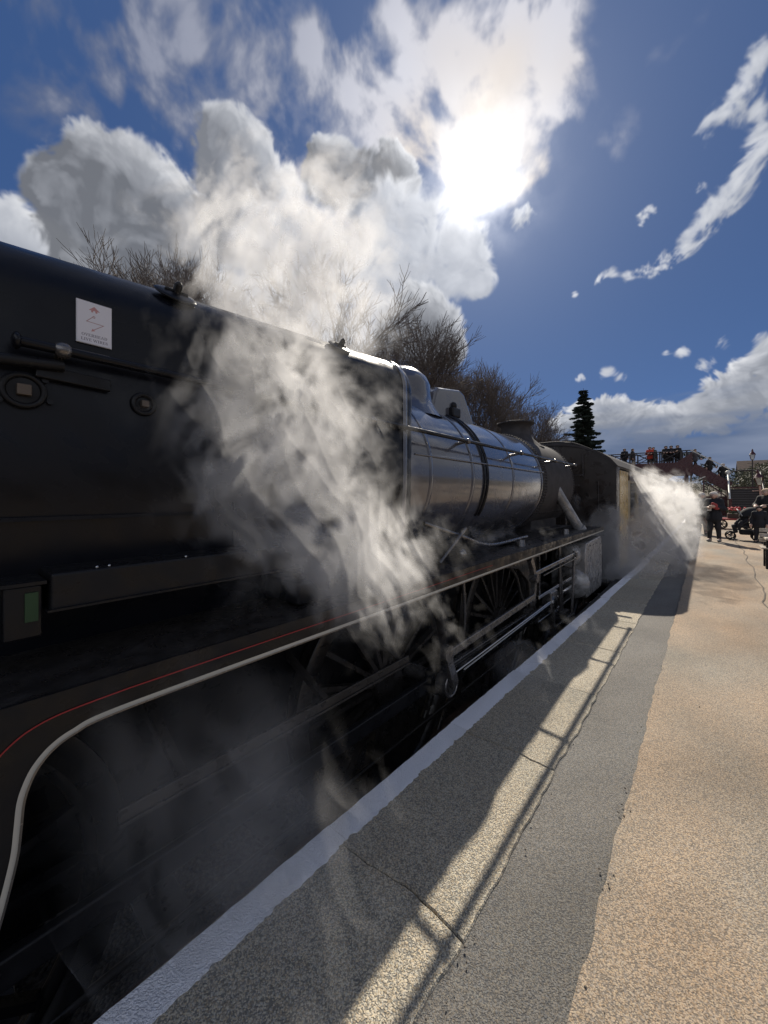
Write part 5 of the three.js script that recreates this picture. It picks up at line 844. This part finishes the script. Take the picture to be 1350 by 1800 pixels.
// higher up, over the firebox top, drifting back across the trees
steam('steam_cloud', 'bright steam rising over the firebox top in front of the bare trees', { at: [-3.6, 4.2, 3.0], w: 5.2, h: 4.2, depth: 2.6, n: 9, cell: 0.025, freq: 1.7, warp: 0.22, sigma: 1.15, seed: 31, bias: 0.55, gain: 1.15,
  keep: (x, y, d) => sstep(2.55, 2.85, y),
  blobs: [[-2.9, 3.0, 1.9, 0.6, 0.5, 1.1], [-3.2, 3.5, 1.9, 0.7, 0.6, 1.2], [-3.5, 4.1, 2.2, 0.8, 0.7, 1.2], [-3.4, 3.7, 2.8, 0.8, 0.6, 0.9], [-3.6, 4.6, 3.0, 0.9, 0.8, 1.0], [-3.8, 5.2, 3.4, 0.9, 0.7, 0.9], [-3.6, 4.3, 3.6, 0.7, 0.7, 0.7], [-3.1, 3.2, 2.7, 0.6, 0.5, 0.7], [-4.2, 4.6, 2.2, 0.8, 0.7, 0.9]] });
// the jet from the cylinder drains, blown along the coach and over the platform
steam('steam_cloud', 'dense white steam jet blowing from the coach across the platform', { at: [-0.75, 1.05, 11.6], w: 4.2, h: 3.4, depth: 5.4, n: 11, cell: 0.032, freq: 1.7, warp: 0.2, sigma: 2.3, seed: 57, bias: 0.76, gain: 1.0,
  keep: (x, y, d) => sstep(-1.36, -1.22, x) * sstep(-0.1, 0.15, y) * sstep(0.08, -0.30, x) + (x < -1.3 && y < 1.2 && d < 9.3 ? 0.6 : 0),
  blobs: [[-1.15, 1.95, 10.2, 0.5, 0.3, 1.1], [-1.0, 1.75, 11.2, 0.6, 0.42, 1.2], [-0.8, 1.45, 11.8, 0.75, 0.5, 1.3], [-0.65, 1.4, 12.5, 0.55, 0.48, 1.1], [-0.50, 1.3, 13.0, 0.36, 0.42, 0.9], [-0.8, 0.9, 11.2, 0.8, 0.6, 1.2], [-0.5, 0.5, 11.2, 0.75, 0.5, 1.1], [-1.0, 0.6, 10.2, 0.7, 0.6, 1.0], [-0.75, 0.2, 9.6, 0.6, 0.35, 0.9], [-1.2, 0.8, 9.2, 0.5, 0.6, 0.8], [-1.0, 0.15, 8.6, 0.5, 0.3, 0.6], [-1.2, 1.25, 10.4, 0.45, 0.5, 1.0], [-0.60, 1.0, 12.0, 0.5, 0.6, 1.0]] });
// thinner drifts
steam('steam_wisp', 'grey steam hanging in front of the coach end over the coupling', { at: [-1.75, 0.9, 8.9], w: 2.2, h: 2.6, depth: 1.2, n: 5, cell: 0.03, freq: 1.8, warp: 0.2, sigma: 3.0, seed: 71, bias: 0.85, gain: 0.8, keep: (x, y, d) => sstep(8.45, 8.6, d),
  blobs: [[-1.6, 0.55, 8.9, 0.7, 0.6, 1.1], [-1.5, 1.2, 8.95, 0.4, 0.4, 0.7], [-2.2, 1.5, 9.0, 0.3, 0.2, 0.8], [-1.35, 0.2, 8.8, 0.6, 0.5, 1.0]] });
steam('steam_wisp', 'thin steam drifting low over the running plate ahead of the firebox', { at: [-1.66, 1.15, 4.2], w: 2.6, h: 0.9, depth: 1.4, n: 5, cell: 0.02, freq: 3.2, warp: 0.13, sigma: 1.9, seed: 83, bias: 0.62, gain: 1.0,
  blobs: [[-1.86, 1.12, 3.5, 0.35, 0.2, 0.9], [-1.86, 1.15, 4.2, 0.4, 0.18, 0.8], [-1.86, 1.1, 5.3, 0.5, 0.15, 0.7]] });
steam('steam_wisp', 'faint steam veil hanging before the dark wheels at lower left', { at: [-1.32, 0.25, 0.75], w: 2.6, h: 2.2, depth: 0.7, n: 5, cell: 0.03, freq: 2.0, warp: 0.2, sigma: 1.25, seed: 95, bias: 0.85, gain: 0.85, lo: 0.2, hi: 1.2,
  blobs: [[-1.30, -0.1, 0.45, 0.55, 0.6, 1], [-1.34, 0.5, 0.8, 0.45, 0.4, 0.8], [-1.40, 0.75, 0.35, 0.35, 0.3, 0.8], [-1.3, 0.1, 1.3, 0.5, 0.5, 0.7], [-1.5, 1.52, 0.12, 0.12, 0.14, 1.2], [-1.55, 1.5, 0.40, 0.10, 0.09, 1.0]] });
steam('steam_wisp', 'pale steam wisps curling over the coping slabs', { at: [-1.0, 0.28, 3.6], w: 2.4, h: 0.9, depth: 2.0, n: 5, cell: 0.025, freq: 2.8, warp: 0.16, sigma: 0.55, seed: 103, bias: 0.68, gain: 1.0, keep: (x, y) => sstep(0, 0.05, y),
  blobs: [[-1.12, 0.25, 3.1, 0.35, 0.25, 1], [-1.0, 0.2, 4.2, 0.4, 0.22, 0.8], [-1.15, 0.2, 2.2, 0.3, 0.2, 0.6], [-0.9, 0.25, 5.8, 0.5, 0.3, 1.0]] });

renderer.setSize(768, 1024);
renderer.render(scene, camera);
